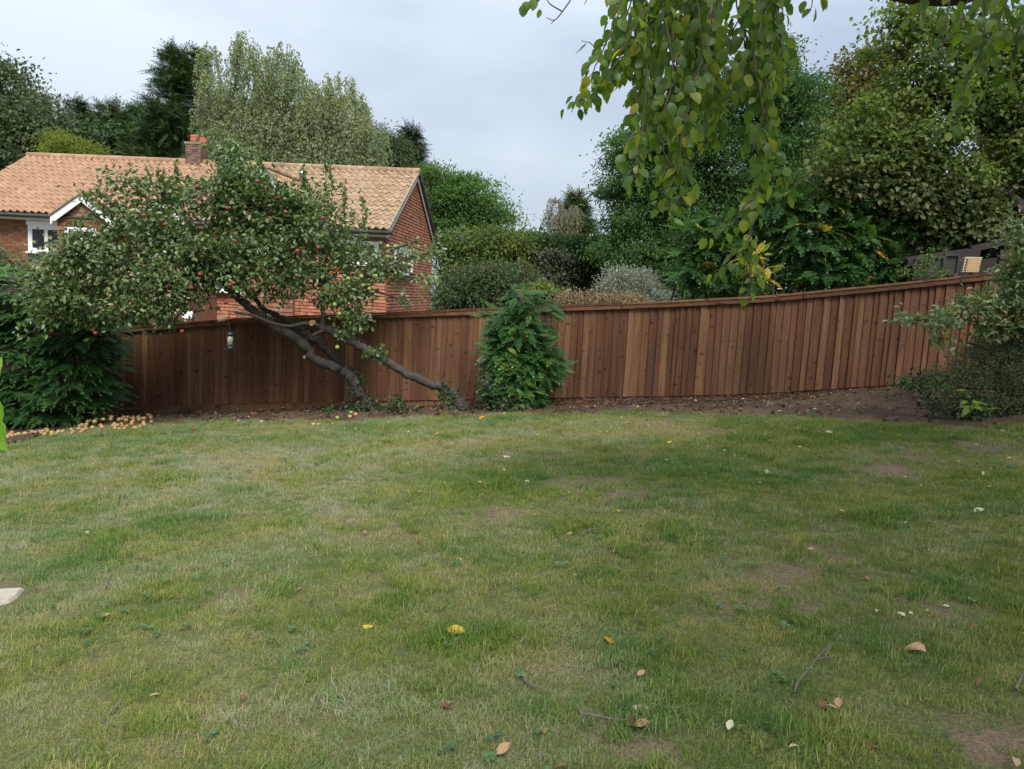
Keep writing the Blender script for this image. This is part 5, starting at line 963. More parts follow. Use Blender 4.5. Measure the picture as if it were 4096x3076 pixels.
# ------------------------------------------------------------------ bird feeder
fd = 12.6; ftop, fbot = W(920, 1333, fd), W(920, 1400, fd); fdr = thing('bird_feeder', 'cylindrical seed feeder with black cap hanging from the apple tree', 'bird feeder', fbot)
hh = ftop[2] - fbot[2]; m_tube = plain('feeder_tube', (.16, .15, .12), (.26, .24, .19), 20, .3, .5, .1)
mb = MB(); mb.lathe(fbot, [(.0, .03), (.046, .03), (.046, hh - .02), (0, hh - .02)], 14); mb.build('seed_tube', m_tube, fdr, True)
mb = MB(); mb.lathe(fbot, [(.046, hh - .03), (.062, hh - .03), (.056, hh), (.02, hh + .03), (0, hh + .03)], 14); mb.build('cap', m_black, fdr, True)
mb = MB(); mb.lathe(fbot, [(0, 0), (.054, 0), (.054, .05), (.047, .055)], 14); mb.build('base', m_black, fdr, True)
for q in (-1, 1):
    mb = MB(); mb.tube([fbot + np.array([q * .04, -.02, .012]), fbot + np.array([q * .10, -.03, .012])], .006, 6); mb.build('perch', m_black, fdr)
    mb = MB(); mb.lathe(fbot + np.array([q * .024, -.035, .07]), [(.016, 0), (.02, .015), (.016, .03), (.0, .03)], 8); mb.build('feeding_port', m_black, fdr)
mb = MB(); mb.tube(spline([ftop + HZ * .02, W(917, 1310, fd), W(915, 1288, fd), W(912, 1270, fd)], 4), .005, 5); mb.build('hanger', m_black, fdr)

# ------------------------------------------------------------------ conifer hedge at left
def ellipsoid(c_, r_, k, seed):
    rng_ = np.random.default_rng(seed); th = np.linspace(0, math.pi, 10)[1:-1]; ph = np.linspace(0, 2 * math.pi, 17)[:-1]; v = [[0, 0, 1]]; 
    for a in th: v += [[math.sin(a) * math.cos(b), math.sin(a) * math.sin(b), math.cos(a)] for b in ph]
    v.append([0, 0, -1]); v = np.array(v) * (1 + .10 * rng_.normal(size=(len(v), 1))); f4 = []; f3 = [[0, 1 + j, 1 + (j + 1) % 16] for j in range(16)]; n_ = len(th)
    for i in range(n_ - 1): f4 += [[1 + i * 16 + j, 1 + (i + 1) * 16 + j, 1 + (i + 1) * 16 + (j + 1) % 16, 1 + i * 16 + (j + 1) % 16] for j in range(16)]
    b = 1 + (n_ - 1) * 16; f3 += [[b + (j + 1) % 16, b + j, len(v) - 1] for j in range(16)]
    return c_ + v * r_ * k, [np.array(f4), np.array(f3)]
hb = G(250, 1690); ley = thing('leylandii_hedge', 'dense dark green conifer hedge at the left end of the fence', 'hedge', hb)
LH = lobes_px([(60, 660, 130, 60), (150, 720, 110, 90), (60, 790, 130, 110), (185, 810, 65, 90), (-60, 740, 130, 150), (120, 860, 110, 60), (10, 880, 90, 50), (215, 750, 35, 70), (-120, 850, 120, 90), (170, 650, 60, 40), (-30, 620, 80, 40)], 14.3, .9)
rng = np.random.default_rng(421); n = 4200
w_ = np.array([l[1][0] * l[1][2] for l in LH]); li = rng.choice(len(LH), n, p=w_ / w_.sum()); C = np.array([l[0] for l in LH])[li]; R = np.array([l[1] for l in LH])[li]
d = unit(rng.normal(size=(n, 3))); d[:, 1] = np.where((d[:, 1] > 0) & (rng.random(n) < .8), -d[:, 1], d[:, 1]); P = C + d * R * rng.uniform(.72, 1.0, (n, 1))
P[:, 2] += .12 * np.sin(P[:, 2] * 19 + P[:, 0] * 2.5)                         # loose tiers
D = d * np.array([1, 1, .15]) + rng.normal(0, .35, (n, 3)) * [1, 1, .3] + np.array([.15, -.35, -.02]); N = rng.normal(0, .18, (n, 3)) + HZ * 1.0 + np.array([0, -.45, 0])
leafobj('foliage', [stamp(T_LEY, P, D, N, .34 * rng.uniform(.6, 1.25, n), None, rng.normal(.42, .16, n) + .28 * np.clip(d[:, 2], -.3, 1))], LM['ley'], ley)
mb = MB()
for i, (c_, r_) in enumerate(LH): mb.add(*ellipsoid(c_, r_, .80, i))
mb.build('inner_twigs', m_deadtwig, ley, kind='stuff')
tree('wall_shrub', 'straggly grey-green shrub by the brick wall above the conifer hedge', 'shrub', lobes_px([(20, 590, 45, 25), (-20, 560, 40, 40), (60, 605, 30, 15)], 17, .5), LM['buddleia'], bt(-10, 17), lt(0, 580, 17), .05, 120, 24, .14, .08, 422)

# ------------------------------------------------------------------ pinnate shrub in front of the fence
sb0 = G(2095, 1640); shrub = thing('pinnate_shrub', 'bushy bright green shrub with pinnate leaves in front of the fence', 'shrub', sb0)
SL = lobes_px([(1125, 640, 25, 28), (1150, 670, 60, 22), (1095, 690, 55, 30), (1125, 720, 75, 40), (1130, 790, 80, 55), (1110, 840, 65, 45), (1175, 790, 38, 50), (1085, 760, 45, 45), (1120, 870, 55, 25)], 13.2, .38)
rng = np.random.default_rng(431); n = 1150; w_ = np.array([l[1][0] * l[1][2] for l in SL]); li = rng.choice(len(SL), n, p=w_ / w_.sum()); C = np.array([l[0] for l in SL])[li]; R = np.array([l[1] for l in SL])[li]
d = unit(rng.normal(size=(n, 3))); d[:, 1] = np.where((d[:, 1] > 0) & (rng.random(n) < .75), -d[:, 1], d[:, 1]); P = C + d * R * rng.uniform(.4, .85, (n, 1)); P[:, 1] = np.minimum(P[:, 1], fence_y(P[:, 0]) - .12)
D = d * np.array([1, .8, .3]) + rng.normal(0, .35, (n, 3)) + HZ * .02; N = rng.normal(0, .2, (n, 3)) + HZ * .75 + np.array([0, -.35, 0]); Ls = .26 * rng.uniform(.7, 1.2, n)
P[:, 2] = np.maximum(P[:, 2], gz(P[:, 0], P[:, 1]) + .12)
order = np.argsort(P[:, 1]); ind, rest = order[:300], order[300:]
SM = [mesh_of('leaf', v, f, LM['sumac_obj']) for v, f in T_SUMAC]
def place_leaf(me, p, D_, N_, L_, parent, nm='leaf'):
    D_ = unit(D_); N_ = unit(N_ - D_ * (N_ @ D_)); S_ = np.cross(N_, D_); o_ = bpy.data.objects.new(nm, me); col.objects.link(o_)
    L3 = np.broadcast_to(np.asarray(L_, float), (3,)); M_ = Matrix(((D_[0] * L3[0], S_[0] * L3[1], N_[0] * L3[2], p[0]), (D_[1] * L3[0], S_[1] * L3[1], N_[1] * L3[2], p[1]), (D_[2] * L3[0], S_[2] * L3[1], N_[2] * L3[2], p[2]), (0, 0, 0, 1)))
    if parent is not None: o_.parent = parent; o_.matrix_parent_inverse = Matrix.Translation(-parent.location)
    o_.matrix_basis = M_; return o_
for i in ind: place_leaf(SM[i % 4], P[i], D[i], N[i], Ls[i], shrub)
k = rest % 4
leafobj('inner_foliage', [stamp(T_SUMAC[q], P[rest[k == q]], D[rest[k == q]], N[rest[k == q]], Ls[rest[k == q]], None, rng.normal(.4, .15, (k == q).sum())) for q in range(4)], LM['sumac'], shrub, 'stuff')
for i in range(12):
    l = SL[i % len(SL)]; b = sb0 + rng.normal(0, .10, 3) * [1.6, .6, 0]; q = spline([b, (b + l[0]) / 2 + rng.normal(0, .06, 3), l[0] + HZ * l[1][2] * .5], 4); mb = MB(); mb.tube(q, np.linspace(.022, .008, len(q)), 6); mb.build('stem', m_twig, shrub, True)
ivy('ivy_plant', 'dark ivy carpet at the foot of the pinnate shrub', lobes_px([(1080, 860, 35, 22), (1120, 880, 60, 10), (1060, 830, 20, 25)], 13.0, .2), 80, 14, .06, 432, sb0)

# ------------------------------------------------------------------ shrubs at the right edge
tree('grey_shrub', 'dense fine-leaved grey-green shrub at the right edge of the lawn', 'shrub', lobes_px([(2120, 790, 75, 50), (2180, 740, 70, 50), (2090, 840, 75, 40), (2190, 850, 80, 60), (2060, 815, 45, 22), (2250, 780, 90, 100), (2140, 870, 70, 30)], 10.2, .6), LM['olive'], bt(2180, 10.3), lt(2170, 760, 10.2), .05, 560, 52, .085, .042, 441, wr=.28, up=.4, outw=.9, droop=-.1, shell=.5, ntw=200, twr=.006)
tree('photinia_bush', 'glossy-leaved bush with long branches reaching over the fence at right', 'shrub', lobes_px([(2185, 600, 40, 50), (2200, 530, 38, 35), (2150, 650, 60, 22), (2070, 690, 65, 14), (1995, 690, 38, 8), (2160, 700, 60, 24), (2230, 640, 60, 90), (2090, 665, 40, 10), (2035, 730, 35, 7), (2190, 490, 20, 20)], 9.8, .35), LM['photinia'], bt(2260, 9.9), lt(2215, 560, 9.8), .05, 260, 15, .085, .075, 442, T=T_OVAL, wr=.5, up=.6, outw=.9, droop=.05, shell=.3, ntw=150, twr=.007)
tree('ground_ivy', 'low dark leafy plant under the right-hand shrubs', 'plant', lobes_px([(2060, 880, 60, 16), (2000, 830, 40, 14), (2130, 890, 80, 16), (1960, 825, 20, 8)], 9.9, .3), LM['ivy'], bt(2080, 10), lt(2080, 880, 10), .02, 90, 20, .08, .055, 443, T=T_OVAL, ntw=30, twr=.004)
rng = np.random.default_rng(444); gr_ = G(3905, 1665); cp = thing('yellow_seedling', 'bright yellow-green seedling leaves under the grey shrub', 'plant', gr_)
for i in range(13):
    p = W(3905 + rng.normal(0, 38), 1610 + rng.normal(0, 22), 9.1); place_leaf(mesh_of('leaf', T_SUMAC[i % 4][0], T_SUMAC[i % 4][1], LM['chart']), p, rng.normal(0, 1, 3) * [1, .6, .3], HZ + rng.normal(0, .2, 3) + np.array([0, -.4, 0]), .14, cp)
mb = MB(); [mb.tube([gr_ + rng.normal(0, .02, 3), W(3905 + rng.normal(0, 25), 1610, 9.1)], .004, 4) for _ in range(6)]; mb.build('stems', m_twig, cp)

# ------------------------------------------------------------------ weeping elm whose branches hang into the picture
def ovate(nseg=7, serr=.05, curl=.18, cup=.12, seed=0):
    rng_ = np.random.default_rng(seed); t_ = np.linspace(0, 1, nseg + 1); w_ = np.sin(math.pi * np.clip(t_, 0, 1) ** .80) ** .75 * .40 * (1 + serr * np.where(np.arange(nseg + 1) % 2, 1, -1)); w_[0] = .02; w_[-1] = 0.004
    v = []; tw = rng_.normal(0, .08)
    for a, b in zip(t_, w_):
        zc_ = -curl * a * a; v += [[a, b, zc_ + cup * b + tw * b * a], [a, 0, zc_], [a, -b, zc_ + cup * b - tw * b * a]]
    f = []
    for i in range(nseg): k_ = 3 * i; f += [[k_, k_ + 1, k_ + 4, k_ + 3], [k_ + 1, k_ + 2, k_ + 5, k_ + 4]]
    v = np.array(v); st = len(v); v = np.vstack([v, [[-.14, .008, .02], [-.14, -.008, .02], [0, -.008, 0], [0, .008, 0]]])
    return v, [np.array(f + [[st, st + 1, st + 2, st + 3]])]
OV = [ovate(7, .06, c_, cu_, i) for i, (c_, cu_) in enumerate(((.15, .15), (.3, .05), (.05, .3), (.22, -.1), (.4, .2)))]
EM = [mesh_of('leaf', v, f, LM['elm_obj'], smooth=True) for v, f in OV]
E0 = np.array([5.7, 6.1, float(gz(5.7, 6.1))]); elm = thing('weeping_elm', 'weeping tree with yellow-green leaves hanging into the top right', 'tree', E0)
DE = 5.4
mb = MB(); lim = spline([[*E0, .26], [5.6, 6.05, 2.2, .22], [5.3, 6.0, 3.6, .20], [*(V(2212, -60, 5.9)), .13], [*V(2080, -16, 5.7), .085], [*V(1980, -14, 5.6), .075], [*V(1900, -34, 5.5), .065], [*V(1760, -120, 5.4), .05], [*V(1500, -160, 5.4), .035], [*V(1300, -150, 5.4), .022]], 6)
mb.tube(lim[:, :3], lim[:, 3], 12); mb.build('trunk', m_bark, elm, True)
strands = [([(1640, -90), (1650, 120), (1655, 300), (1632, 440), (1618, 550), (1624, 645)], 5.4, 1), ([(1655, 300), (1690, 370), (1695, 440)], 5.4, 1), ([(1625, 500), (1590, 560), (1540, 590)], 5.3, 1), ([(1622, 430), (1570, 490), (1530, 510)], 5.35, 1),
    ([(1580, -90), (1600, 60), (1640, 170), (1668, 250), (1660, 340)], 5.5, 1), ([(1500, -90), (1490, 100), (1470, 220), (1460, 320), (1430, 400), (1440, 455)], 5.3, 1), ([(1420, -90), (1390, 100), (1375, 200), (1370, 300), (1366, 420)], 5.3, 1),
    ([(1370, -90), (1310, 90), (1280, 150), (1232, 240)], 5.2, 1), ([(1330, 60), (1300, 95), (1255, 90)], 5.3, .5), ([(1450, -90), (1430, 120), (1420, 230), (1405, 340)], 5.4, 1), ([(1550, -90), (1545, 100), (1540, 220), (1520, 320)], 5.6, 1),
    ([(1400, -90), (1350, 40), (1320, 110), (1290, 190)], 5.25, 1), ([(1560, -90), (1530, 80), (1500, 180), (1480, 260), (1465, 350), (1440, 430)], 5.2, 1), ([(1480, -90), (1400, 60), (1345, 140), (1300, 190)], 5.5, 1), ([(1690, -90), (1690, 20), (1680, 90), (1672, 150)], 5.6, 1), ([(1610, 260), (1640, 340), (1650, 420)], 5.6, 1), ([(1480, 330), (1490, 400), (1450, 450)], 5.3, 1), ([(1390, 20), (1335, 130), (1290, 185), (1243, 228)], 5.15, 1.2), ([(1370, 80), (1322, 150), (1272, 218)], 5.3, 1.1), ([(1400, 150), (1385, 300), (1372, 400)], 5.2, 1.1)]
rng = np.random.default_rng(501)
prof = lambda x: np.interp(x, [1330, 1370, 1400, 1450, 1500, 1550, 1600, 1650, 1690], [150, 300, 380, 400, 350, 300, 330, 330, 180])
for i in range(30):
    x = rng.uniform(1335, 1685); e = prof(x) * rng.uniform(.5, .98); strands.append(([(x + rng.normal(0, 25), -90), (x + rng.normal(0, 14), e * .4), (x + rng.normal(0, 10), e * .75), (x + rng.normal(0, 14), e)], rng.uniform(5.1, 6.0), 1))
strandsR = [([(2200, -70), (2150, 60), (2100, 150), (2070, 230), (2045, 290)], 5.0, 1), ([(2130, -60), (2120, 120), (2095, 215)], 5.2, 1), ([(2260, 10), (2190, 110), (2168, 185)], 5.0, .9), ([(2060, -50), (2042, 60), (2035, 130)], 5.1, .8), ([(2280, -40), (2212, 40), (2190, 90)], 5.0, 1), ([(1990, -40), (1985, 40)], 5.3, .7), ([(2090, 0), (2075, 60), (2080, 110)], 5.3, 1), ([(2170, -30), (2140, 90), (2115, 170)], 5.4, 1), ([(1762, -60), (1757, -10), (1750, 18)], 5.2, .8), ([(1790, -60), (1775, -6)], 5.2, .6), ([(1205, -70), (1165, 2), (1140, 4)], 5.0, .35)]
mb = MB(); LP = []
for pts_, d, dens in strands + strandsR:
    q = spline([V(a, b, d + rng.normal(0, .03)) for a, b in pts_], 6); q = q + rng.normal(0, .006, q.shape); mb.tube(q, np.linspace(.0065, .0022, len(q)), 5)
    sgm = np.linalg.norm(np.diff(q, axis=0), axis=1); s_ = np.concatenate([[0], np.cumsum(sgm)]); tt = np.arange(.04, s_[-1], .031 / dens) + 0; sd_ = 1
    for u in tt:
        p = np.array([np.interp(u, s_, q[:, k]) for k in range(3)]); tg = unit(np.array([np.interp(min(u + .03, s_[-1]), s_, q[:, k]) for k in range(3)]) - np.array([np.interp(max(u - .03, 0), s_, q[:, k]) for k in range(3)]))
        sd_ = -sd_; side = np.array([sd_ * rng.uniform(.3, 1.0), rng.normal(0, .45), 0]); D_ = side + np.array([0, 0, -rng.uniform(.5, 1.3)]) + tg * .3; N_ = np.array([sd_ * rng.normal(.25, .4), rng.choice([-1, -1, 1]) * rng.uniform(.4, 1), rng.uniform(.15, .9)])
        LP.append((p + unit(D_) * .016 + np.array([sd_ * rng.uniform(0, .055), rng.normal(0, .03), -rng.uniform(0, .03)]) * (rng.random() < .6), D_, N_, rng.uniform(.060, .108) * (1 - .25 * (u / s_[-1] > .93)), rng.uniform(.8, 1.0)))
for pts_, d in (([(1252, -30), (1215, 25), (1190, 52)], 5.0), ([(1215, 25), (1185, 5), (1170, -30)], 5.0), ([(1230, 4), (1200, 42), (1180, 38)], 5.05), ([(1290, -40), (1262, 10)], 5.0)): q = spline([V(a, b, d) for a, b in pts_], 5); mb.tube(q, np.linspace(.005, .002, len(q)), 5)
for a, b in ((1142, 16), (1152, 10), (1132, 22)): LP.append((V(a, b - 12, 4.9), np.array([rng.normal(0, .4), -.1, -1]), np.array([rng.normal(0, .5), -1, .3]), .075, 1.0))
mb.build('hanging_twigs', m_twig, elm, True)
main = [i for i, l in enumerate(LP)]; rng.shuffle(main); vis = [i for i in main if (LP[i][0] - EYE) @ cU / ((LP[i][0] - EYE) @ cF) * FPX < 1530]
ind = set(vis[:300])
for i in ind:
    p, D_, N_, L_, w_ = LP[i]; place_leaf(EM[i % 5], p, D_, N_, (L_, L_ * w_, L_), elm)
rest = [l for i, l in enumerate(LP) if i not in ind]; pr = []
for k in range(5):
    r_ = rest[k::5]; pr.append(stamp(OV[k], np.array([q[0] for q in r_]), np.array([q[1] for q in r_]), np.array([q[2] for q in r_]), np.array([q[3] for q in r_]), np.array([q[3] * q[4] for q in r_]), np.clip(rng.normal(.45, .22, len(r_)), 0, 1)))
leafobj('hanging_foliage', pr, LM['elm'], elm, 'stuff', True)
EL = [(np.array(c_), np.array(r_)) for c_, r_ in (((2.6, 4.6, 5.0), (1.2, 1.2, .5)), ((2.2, 1.0, 4.4), (1.4, 1.4, .5)), ((3.2, -1.0, 4.4), (1.6, 1.4, .6)), ((1.3, -.8, 4.5), (1.0, 1.0, .4)), ((5.5, -1, 4.5), (2, 2, .8)), ((6.2, 6.2, 5.2), (2.2, 2.0, .9)), ((5.0, 3.6, 4.7), (2.0, 1.6, .7)), ((2.4, 3.6, 4.4), (1.6, 1.4, .5)), ((7.6, 4.2, 4.4), (1.4, 1.8, 1.0)), ((3.0, 8.2, 6.3), (2.0, 1.2, .6)), ((5.6, 8.4, 6.2), (2.0, 1.4, .8)), ((4.0, 1.6, 4.0), (1.8, 1.4, .6)), ((6.5, 1.5, 4.2), (1.6, 1.4, .8)))]  # unseen crown; lobes near the camera are added to shade the right lawn
P, D, N, L, t, cc, C = crown(EL, 760, 30, .24, .10, rng, up=.6, droop=.5, shell=.4, camb=0)
el = (P - EYE); kk_ = (el @ cU) / (el @ cF) * FPX; okm = ~((el @ cF > 0) & (np.abs(el @ cR / (el @ cF)) < .72) & (kk_ < 1600)); 
leafobj('crown', [stamp(T_FOLD, P[okm], D[okm], N[okm], L[okm], L[okm] * .8, t[okm])], LM['elm'], elm)
mb = MB()
for c_, r_ in EL:
    a = lim[14, :3]; q = spline([a, (a + c_) / 2 + HZ * .5 + rng.normal(0, .2, 3), c_], 6); mb.tube(q, np.linspace(.09, .03, len(q)), 6)
mb.build('branches', m_bark, elm, True)

# ------------------------------------------------------------------ shoot at the left edge, stone slab
ls = thing('sapling_shoot', 'bright green leafy shoot at the left edge close to the camera', 'plant', (-1.75, 2.35, float(gz(-1.75, 2.35))))
m_fresh = leaf_mat('leaf_fresh', [(0, (.13, .26, .03)), (1, (.20, .34, .05))], trans=.5, rough=.4, byobj=True); FM = [mesh_of('leaf', v, f, m_fresh, smooth=True) for v, f in OV]
b_ = np.array(ls.location); q = spline([b_, b_ + [.02, -.02, .5], V(-14, 840, 2.2), V(-30, 780, 2.2)], 6); mb = MB(); mb.tube(q, np.linspace(.008, .003, len(q)), 6); mb.build('stem', m_twig, ls, True)
for i, (a, b, D_, L_) in enumerate((((-14, 858), 0, (.25, .0, -1), .07), ((-10, 898), 0, (.25, -.1, -.9), .075), ((-14, 935), 0, (.4, 0, -.55), .06), ((-30, 870), 0, (-.5, 0, -.6), .09), ((-26, 830), 0, (.1, .2, .6), .08))):
    place_leaf(FM[i], V(*a, 2.15), np.array(D_), np.array([.3, -1, .35]), (L_ * 1.05, L_ * .6, L_), ls)
m_stone = plain('cream_stone', (.30, .26, .20), (.42, .37, .30), 14, .85, .2, .35)
rng = np.random.default_rng(61); mb = MB(); th = np.linspace(0, 2 * math.pi, 15)[:-1]; ce = G(-60, 2400)
rr_ = .28 * (1 + .10 * rng.normal(size=14)); ring = np.array([[ce[0] + r_ * math.cos(a) * .75, ce[1] + r_ * math.sin(a) * .62, 0] for a, r_ in zip(th, rr_)]); zt_ = gz(ring[:, 0], ring[:, 1]) + .016
top_ = ring + HZ * zt_[:, None]; mid_ = ring * [1, 1, 0] + HZ * (zt_ - .012)[:, None]; inn = top_ * 1.0; inn[:, :2] = ce[:2] + (ring[:, :2] - ce[:2]) * .93; inn[:, 2] += .006
mb.add(np.vstack([mid_ - HZ * .06, mid_, inn]), [np.array([[i + 14 * k, (i + 1) % 14 + 14 * k, (i + 1) % 14 + 14 * (k + 1), i + 14 * (k + 1)] for k in (0, 1) for i in range(14)]), np.arange(28, 42)[None]])
tag(mb.build('stone_slab', m_stone), 'cream stepping stone sunk in the lawn at the left edge', 'stone')

# ------------------------------------------------------------------ fallen leaves and twigs on the lawn
def dl(name, c1, c2): return leaf_mat(name, [(0, c1), (1, c2)], trans=.25, rough=.6, byobj=True)
FL = {'yellow': dl('fallen_yellow', (.48, .33, .05), (.58, .42, .09)), 'amber': dl('fallen_amber', (.50, .25, .025), (.55, .30, .03)), 'tan': dl('fallen_tan', (.34, .20, .10), (.44, .28, .16)), 'brown': dl('fallen_brown', (.13, .062, .035), (.20, .10, .055)), 'pale': dl('fallen_pale', (.50, .46, .30), (.58, .55, .40)), 'green': dl('fallen_green', (.03, .07, .025), (.05, .10, .035))}
CURL = [ovate(7, .04, c_, cu_, 30 + i) for i, (c_, cu_) in enumerate(((.1, .1), (.5, .6), (-.35, .5), (.2, -.5), (.7, .3)))]
FMS = {(k, i): mesh_of('leaf', v, f, m_, smooth=True) for k, m_ in FL.items() for i, (v, f) in enumerate(CURL)}
def drop(px, py, kind, L_, label, shape=0, ang=None, group=None, lift=.024):
    p = G(px, py); a = random.uniform(0, 6.28) if ang is None else ang
    if soilness(p[0], p[1]) > 0: p[2] = float(soil_z(p[0], p[1]))
    D_ = np.array([math.cos(a), math.sin(a), random.uniform(.0, .2)]); o_ = place_leaf(FMS[(kind, shape)], p + HZ * lift - D_ * L_ * .5, D_, np.array([random.gauss(0, .25), -.35, 1]), (L_ * .82, L_ * .62, L_ * .82), None, 'fallen_leaf'); tag(o_, label, 'leaf', group); return o_
for a in ((1832, 2537, 'yellow', .115, 'bright yellow leaf with a curled tail lying flat in the lawn', 0, -.2), (1475, 2517, 'yellow', .065, 'narrow yellow leaf half sunk in the grass', 3, .1), (2433, 2572, 'amber', .10, 'amber yellow rounded leaf with brown spots', 0, 1.7), (2466, 2668, 'green', .085, 'dark green folded leaf near the amber leaf', 1, 2.0), (2565, 2717, 'tan', .05, 'small tan leaf below the dark folded leaf', 2, .6), (2585, 2842, 'pale', .11, 'pale cream crinkled leaf on bare grass', 3, -.1), (2548, 2912, 'brown', .09, 'brown jagged dead leaf beside a broken twig', 1, .3), (2572, 2925, 'tan', .07, 'tan dead leaf under the jagged brown one', 2, .0), (3642, 2607, 'tan', .12, 'large tan curled leaf in the dark grass at right', 1, 2.5), (3310, 2842, 'brown', .08, 'rolled dark brown leaf in front of the long twig', 4, .0), (3355, 2838, 'tan', .06, 'pinkish tan leaf scrap beside the rolled brown leaf', 2, 1.2), (3082, 1900, 'pale', .12, 'pale yellow crumpled leaf on the lush green patch', 1, .3), (2110, 1926, 'pale', .10, 'whitish narrow leaf standing on the middle lawn', 3, .9), (2458, 2050, 'yellow', .10, 'yellow hooked leaf on the middle lawn', 4, 2.2), (3945, 1905, 'pale', .11, 'pale upturned leaf by dark litter at the right', 1, .5), (3915, 2060, 'pale', .09, 'cream leaf pair scrap on the right lawn', 2, .2), (3455, 2985, 'brown', .08, 'dark pointed dead leaf near the bottom right', 3, 2.4), (2175, 2938, 'tan', .06, 'small tan leaf standing upright near the bottom', 1, 1.6), (2015, 3022, 'tan', .07, 'light brown leaf at the bottom edge', 2, .8), (1795, 2840, 'brown', .06, 'crumpled brown leaf at lower centre left', 4, .2), (2920, 2928, 'pale', .055, 'small whitish leaf at lower right of centre', 2, 1.0), (2280, 2150, 'tan', .05, 'tan leaf fragment on the centre lawn', 2, .4), (1965, 2360, 'brown', .05, 'dark brown leaf fragment on the centre lawn', 4, 1.4), (2295, 2308, 'tan', .055, 'pointed tan leaf on the centre lawn', 3, 2.0), (3600, 2470, 'pale', .05, 'pale leaf sliver near the bare patch at right', 0, 2.2), (2680, 1780, 'yellow', .08, 'small yellow leaf on the straw-coloured grass', 2, .0), (3060, 1810, 'pale', .08, 'whitish leaf on the far lawn', 4, .7), (2555, 1640, 'yellow', .09, 'yellow leaf on the soil in front of the fence', 1, .0), (3250, 1612, 'yellow', .12, 'orange-yellow leaf on the soil near the mound', 0, .1), (3320, 1735, 'pale', .11, 'white pebble-like leaf at the foot of the mound', 0, .0), (1930, 1680, 'amber', .12, 'orange leaf on the grass by the pinnate shrub', 2, .2), (1750, 1745, 'tan', .09, 'tan leaf on the far lawn below the trunks', 2, .3), (2030, 1830, 'pale', .10, 'cream leaf pair on the far centre lawn', 3, .0), (430, 2480, 'tan', .05, 'tan leaf scrap in the left foreground', 2, .6)): drop(*a)
def twig(pts_, r_, label, forks=()):
    o_ = thing('fallen_twig', label, 'twig', G(*pts_[0]))
    for k, L_ in enumerate([pts_] + list(forks)):
        q = spline([G(*p) + HZ * (.022 + .012 * random.random()) for p in L_], 5); mb_ = MB(); mb_.tube(q, np.linspace(r_, r_ * .45, len(q)) * (.72 if k == 0 else .45), 6); mb_.build('stick' if k == 0 else 'side_shoot', m_graytwig, o_, True)
m_graytwig = bark_mat('twig_grey', (.09, .07, .065), (.20, .165, .15), (.30, .26, .24), 40)
twig([(2072, 2712), (2110, 2755), (2160, 2782), (2220, 2803)], .007, 'knobbly grey twig in the lower centre of the lawn')
twig([(2330, 2885), (2380, 2895), (2440, 2906), (2520, 2910)], .006, 'broken twig beside the brown jagged leaf', [[(2330, 2915), (2328, 2880)]])
twig([(3175, 2800), (3190, 2750), (3230, 2705), (3270, 2650), (3330, 2592)], .006, 'long forked twig in the lower right lawn', [[(3262, 2662), (3300, 2650), (3345, 2645)], [(3272, 2648), (3268, 2632)]])
twig([(487, 2825), (450, 2865), (403, 2908)], .006, 'bent V-shaped twig in the left foreground', [[(403, 2910), (450, 2925), (495, 2935)]])
twig([(1232, 2246), (1262, 2240), (1300, 2232)], .008, 'short stick on the left centre lawn')
twig([(424, 2366), (432, 2335), (447, 2308)], .007, 'short pale stick in the left lawn')
twig([(2330, 2140), (2370, 2130), (2430, 2126)], .006, 'thin dark stick on the centre lawn')
twig([(4060, 2780), (4080, 2740), (4110, 2690)], .008, 'stick at the right edge of the lawn')
# countless bits of litter
m_litter = leaf_mat('litter', [(0, (.08, .045, .03)), (.35, (.17, .095, .055)), (.6, (.30, .20, .12)), (.85, (.42, .34, .22)), (1, (.5, .45, .30))], trans=.1, rough=.7)
rng = np.random.default_rng(71); n = 2600; x = rng.uniform(-9, 9.5, n * 3); y = rng.uniform(10.5, 15.5, n * 3); s_ = soilness(x, y); k = (s_ > -.15) & (y < fence_y(x) - .05) & (rng.random(n * 3) < np.where(x > 2, 1, .45)); x, y = x[k][:n], y[k][:n]
P = np.stack([x, y, soil_z(x, y) + .03 + .02 * rng.random(len(x))], -1); D = rng.normal(0, 1, P.shape) * [1, 1, .25]; N = rng.normal(0, .35, P.shape) + HZ
l1 = stamp(T_FOLD, P, D, N, rng.uniform(.02, .075, len(x)), rng.uniform(.012, .04, len(x)), rng.beta(1.2, 2, len(x)))
n = 900; x = rng.uniform(-8, 9, n * 5); y = rng.uniform(2.3, 14.5, n * 5); k = (np.abs(x) < .72 * y + .3) & (soilness(x, y) < 0) & (rng.random(n * 5) < np.clip(.25 + .10 * x + .03 * (y - 6), .05, 1)); x, y = x[k][:n], y[k][:n]
P = np.stack([x, y, gz(x, y) + .02 + .015 * rng.random(len(x))], -1); D = rng.normal(0, 1, P.shape) * [1, 1, .25]; N = rng.normal(0, .35, P.shape) + HZ
l2 = stamp(T_OVAL, P, D, N, rng.uniform(.018, .055, len(x)), rng.uniform(.012, .035, len(x)), rng.beta(1.3, 1.6, len(x)))
o = leafobj('leaf_litter', [l1, l2], m_litter, None, 'stuff'); tag(o, 'dry leaf litter scattered over the soil strip and lawn', 'leaf litter')
mb = MB()
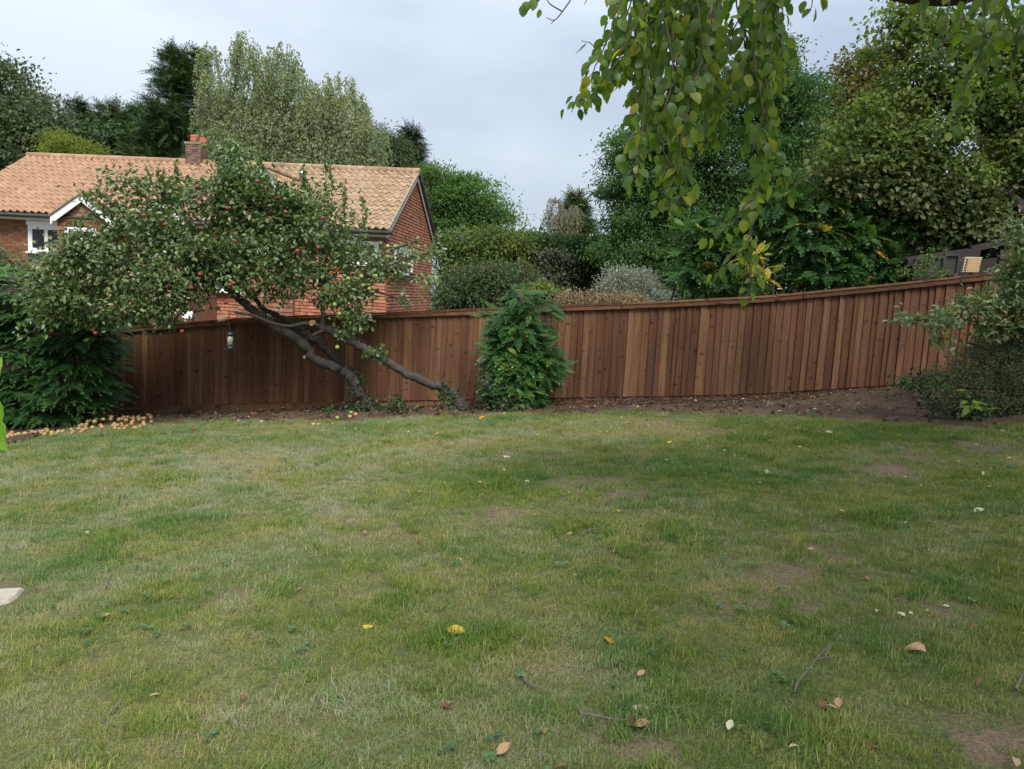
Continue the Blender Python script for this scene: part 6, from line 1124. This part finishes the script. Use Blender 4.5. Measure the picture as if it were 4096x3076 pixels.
for i in range(420):
    x_ = rng.uniform(-8, 8.5); y_ = float(rng.uniform(edge_y(x_) - .1, fence_y(x_) - .08)); 
    if x_ < 1 and rng.random() < .6: continue
    z_ = float(soil_z(x_, y_)) + .03; a = rng.uniform(0, 6.28); L_ = rng.uniform(.05, .28); d_ = np.array([math.cos(a), math.sin(a) * .6, rng.uniform(-.1, .35)]) * L_; mb.tube([np.array([x_, y_, z_]), np.array([x_, y_, z_]) + d_ * .5 + rng.normal(0, .012, 3), np.array([x_, y_, z_]) + d_], [.004, .0035, .002], 4)
o = mb.build('bed_twigs', m_graytwig, kind='stuff'); tag(o, 'small dry twigs lying on the soil strip', 'twigs')

rng = np.random.default_rng(81); mb = MB(); cube = np.array([[-1, -1, -1], [1, -1, -1], [1, 1, -1], [-1, 1, -1], [-1, -1, 1], [1, -1, 1], [1, 1, 1], [-1, 1, 1]]) * .6
for i in range(1500):
    x_ = rng.uniform(-8, 8.5); y_ = float(rng.uniform(edge_y(x_) - .1, fence_y(x_) - .06)); s_ = soilness(x_, y_)
    if s_ < .05: continue
    r_ = rng.uniform(.008, .035); mb.hexa(cube * r_ * rng.uniform(.6, 1.3, (8, 3)) @ np.array(Matrix.Rotation(rng.uniform(0, 6), 3, 'Z')) + np.array([x_, y_, float(soil_z(x_, y_)) + .012]), rng.random())
o = mb.build('soil_clods', m_soil, kind='stuff'); tag(o, 'loose dark soil clods along the fence strip', 'soil')

rng = np.random.default_rng(91); n = 420; x = rng.uniform(-8, 8.5, n * 5); y = rng.uniform(2.2, 13.5, n * 5); k = (np.abs(x) < .72 * y + .3) & (soilness(x, y) < -.1) & (rng.random(n * 5) < np.clip((fbm(x, y, .8, 99) - .45) * 4, .03, 1)); x, y = x[k][:n], y[k][:n]
ci = np.repeat(np.arange(len(x)), 6); a = rng.uniform(0, 6.28, len(ci)); D = np.stack([np.cos(a), np.sin(a), rng.uniform(.1, .5, len(ci))], -1); P = np.stack([x[ci] + rng.normal(0, .012, len(ci)), y[ci] + rng.normal(0, .012, len(ci)), gz(x, y)[ci] + .022 + rng.uniform(0, .014, len(ci))], -1)
L_ = rng.uniform(.014, .034, len(x))[ci] * rng.uniform(.8, 1.2, len(ci)); o = leafobj('lawn_weeds', [stamp(T_OVAL, P, D, rng.normal(0, .25, P.shape) + HZ, L_, L_ * .8, rng.normal(.5, .2, len(x))[ci])], leaf_mat('leaf_weed', [(0, (.05, .10, .035)), (.6, (.09, .16, .06)), (1, (.15, .23, .11))], trans=.2), None, 'stuff'); tag(o, 'small broad-leaved weeds and clover growing among the lawn grass', 'weeds')
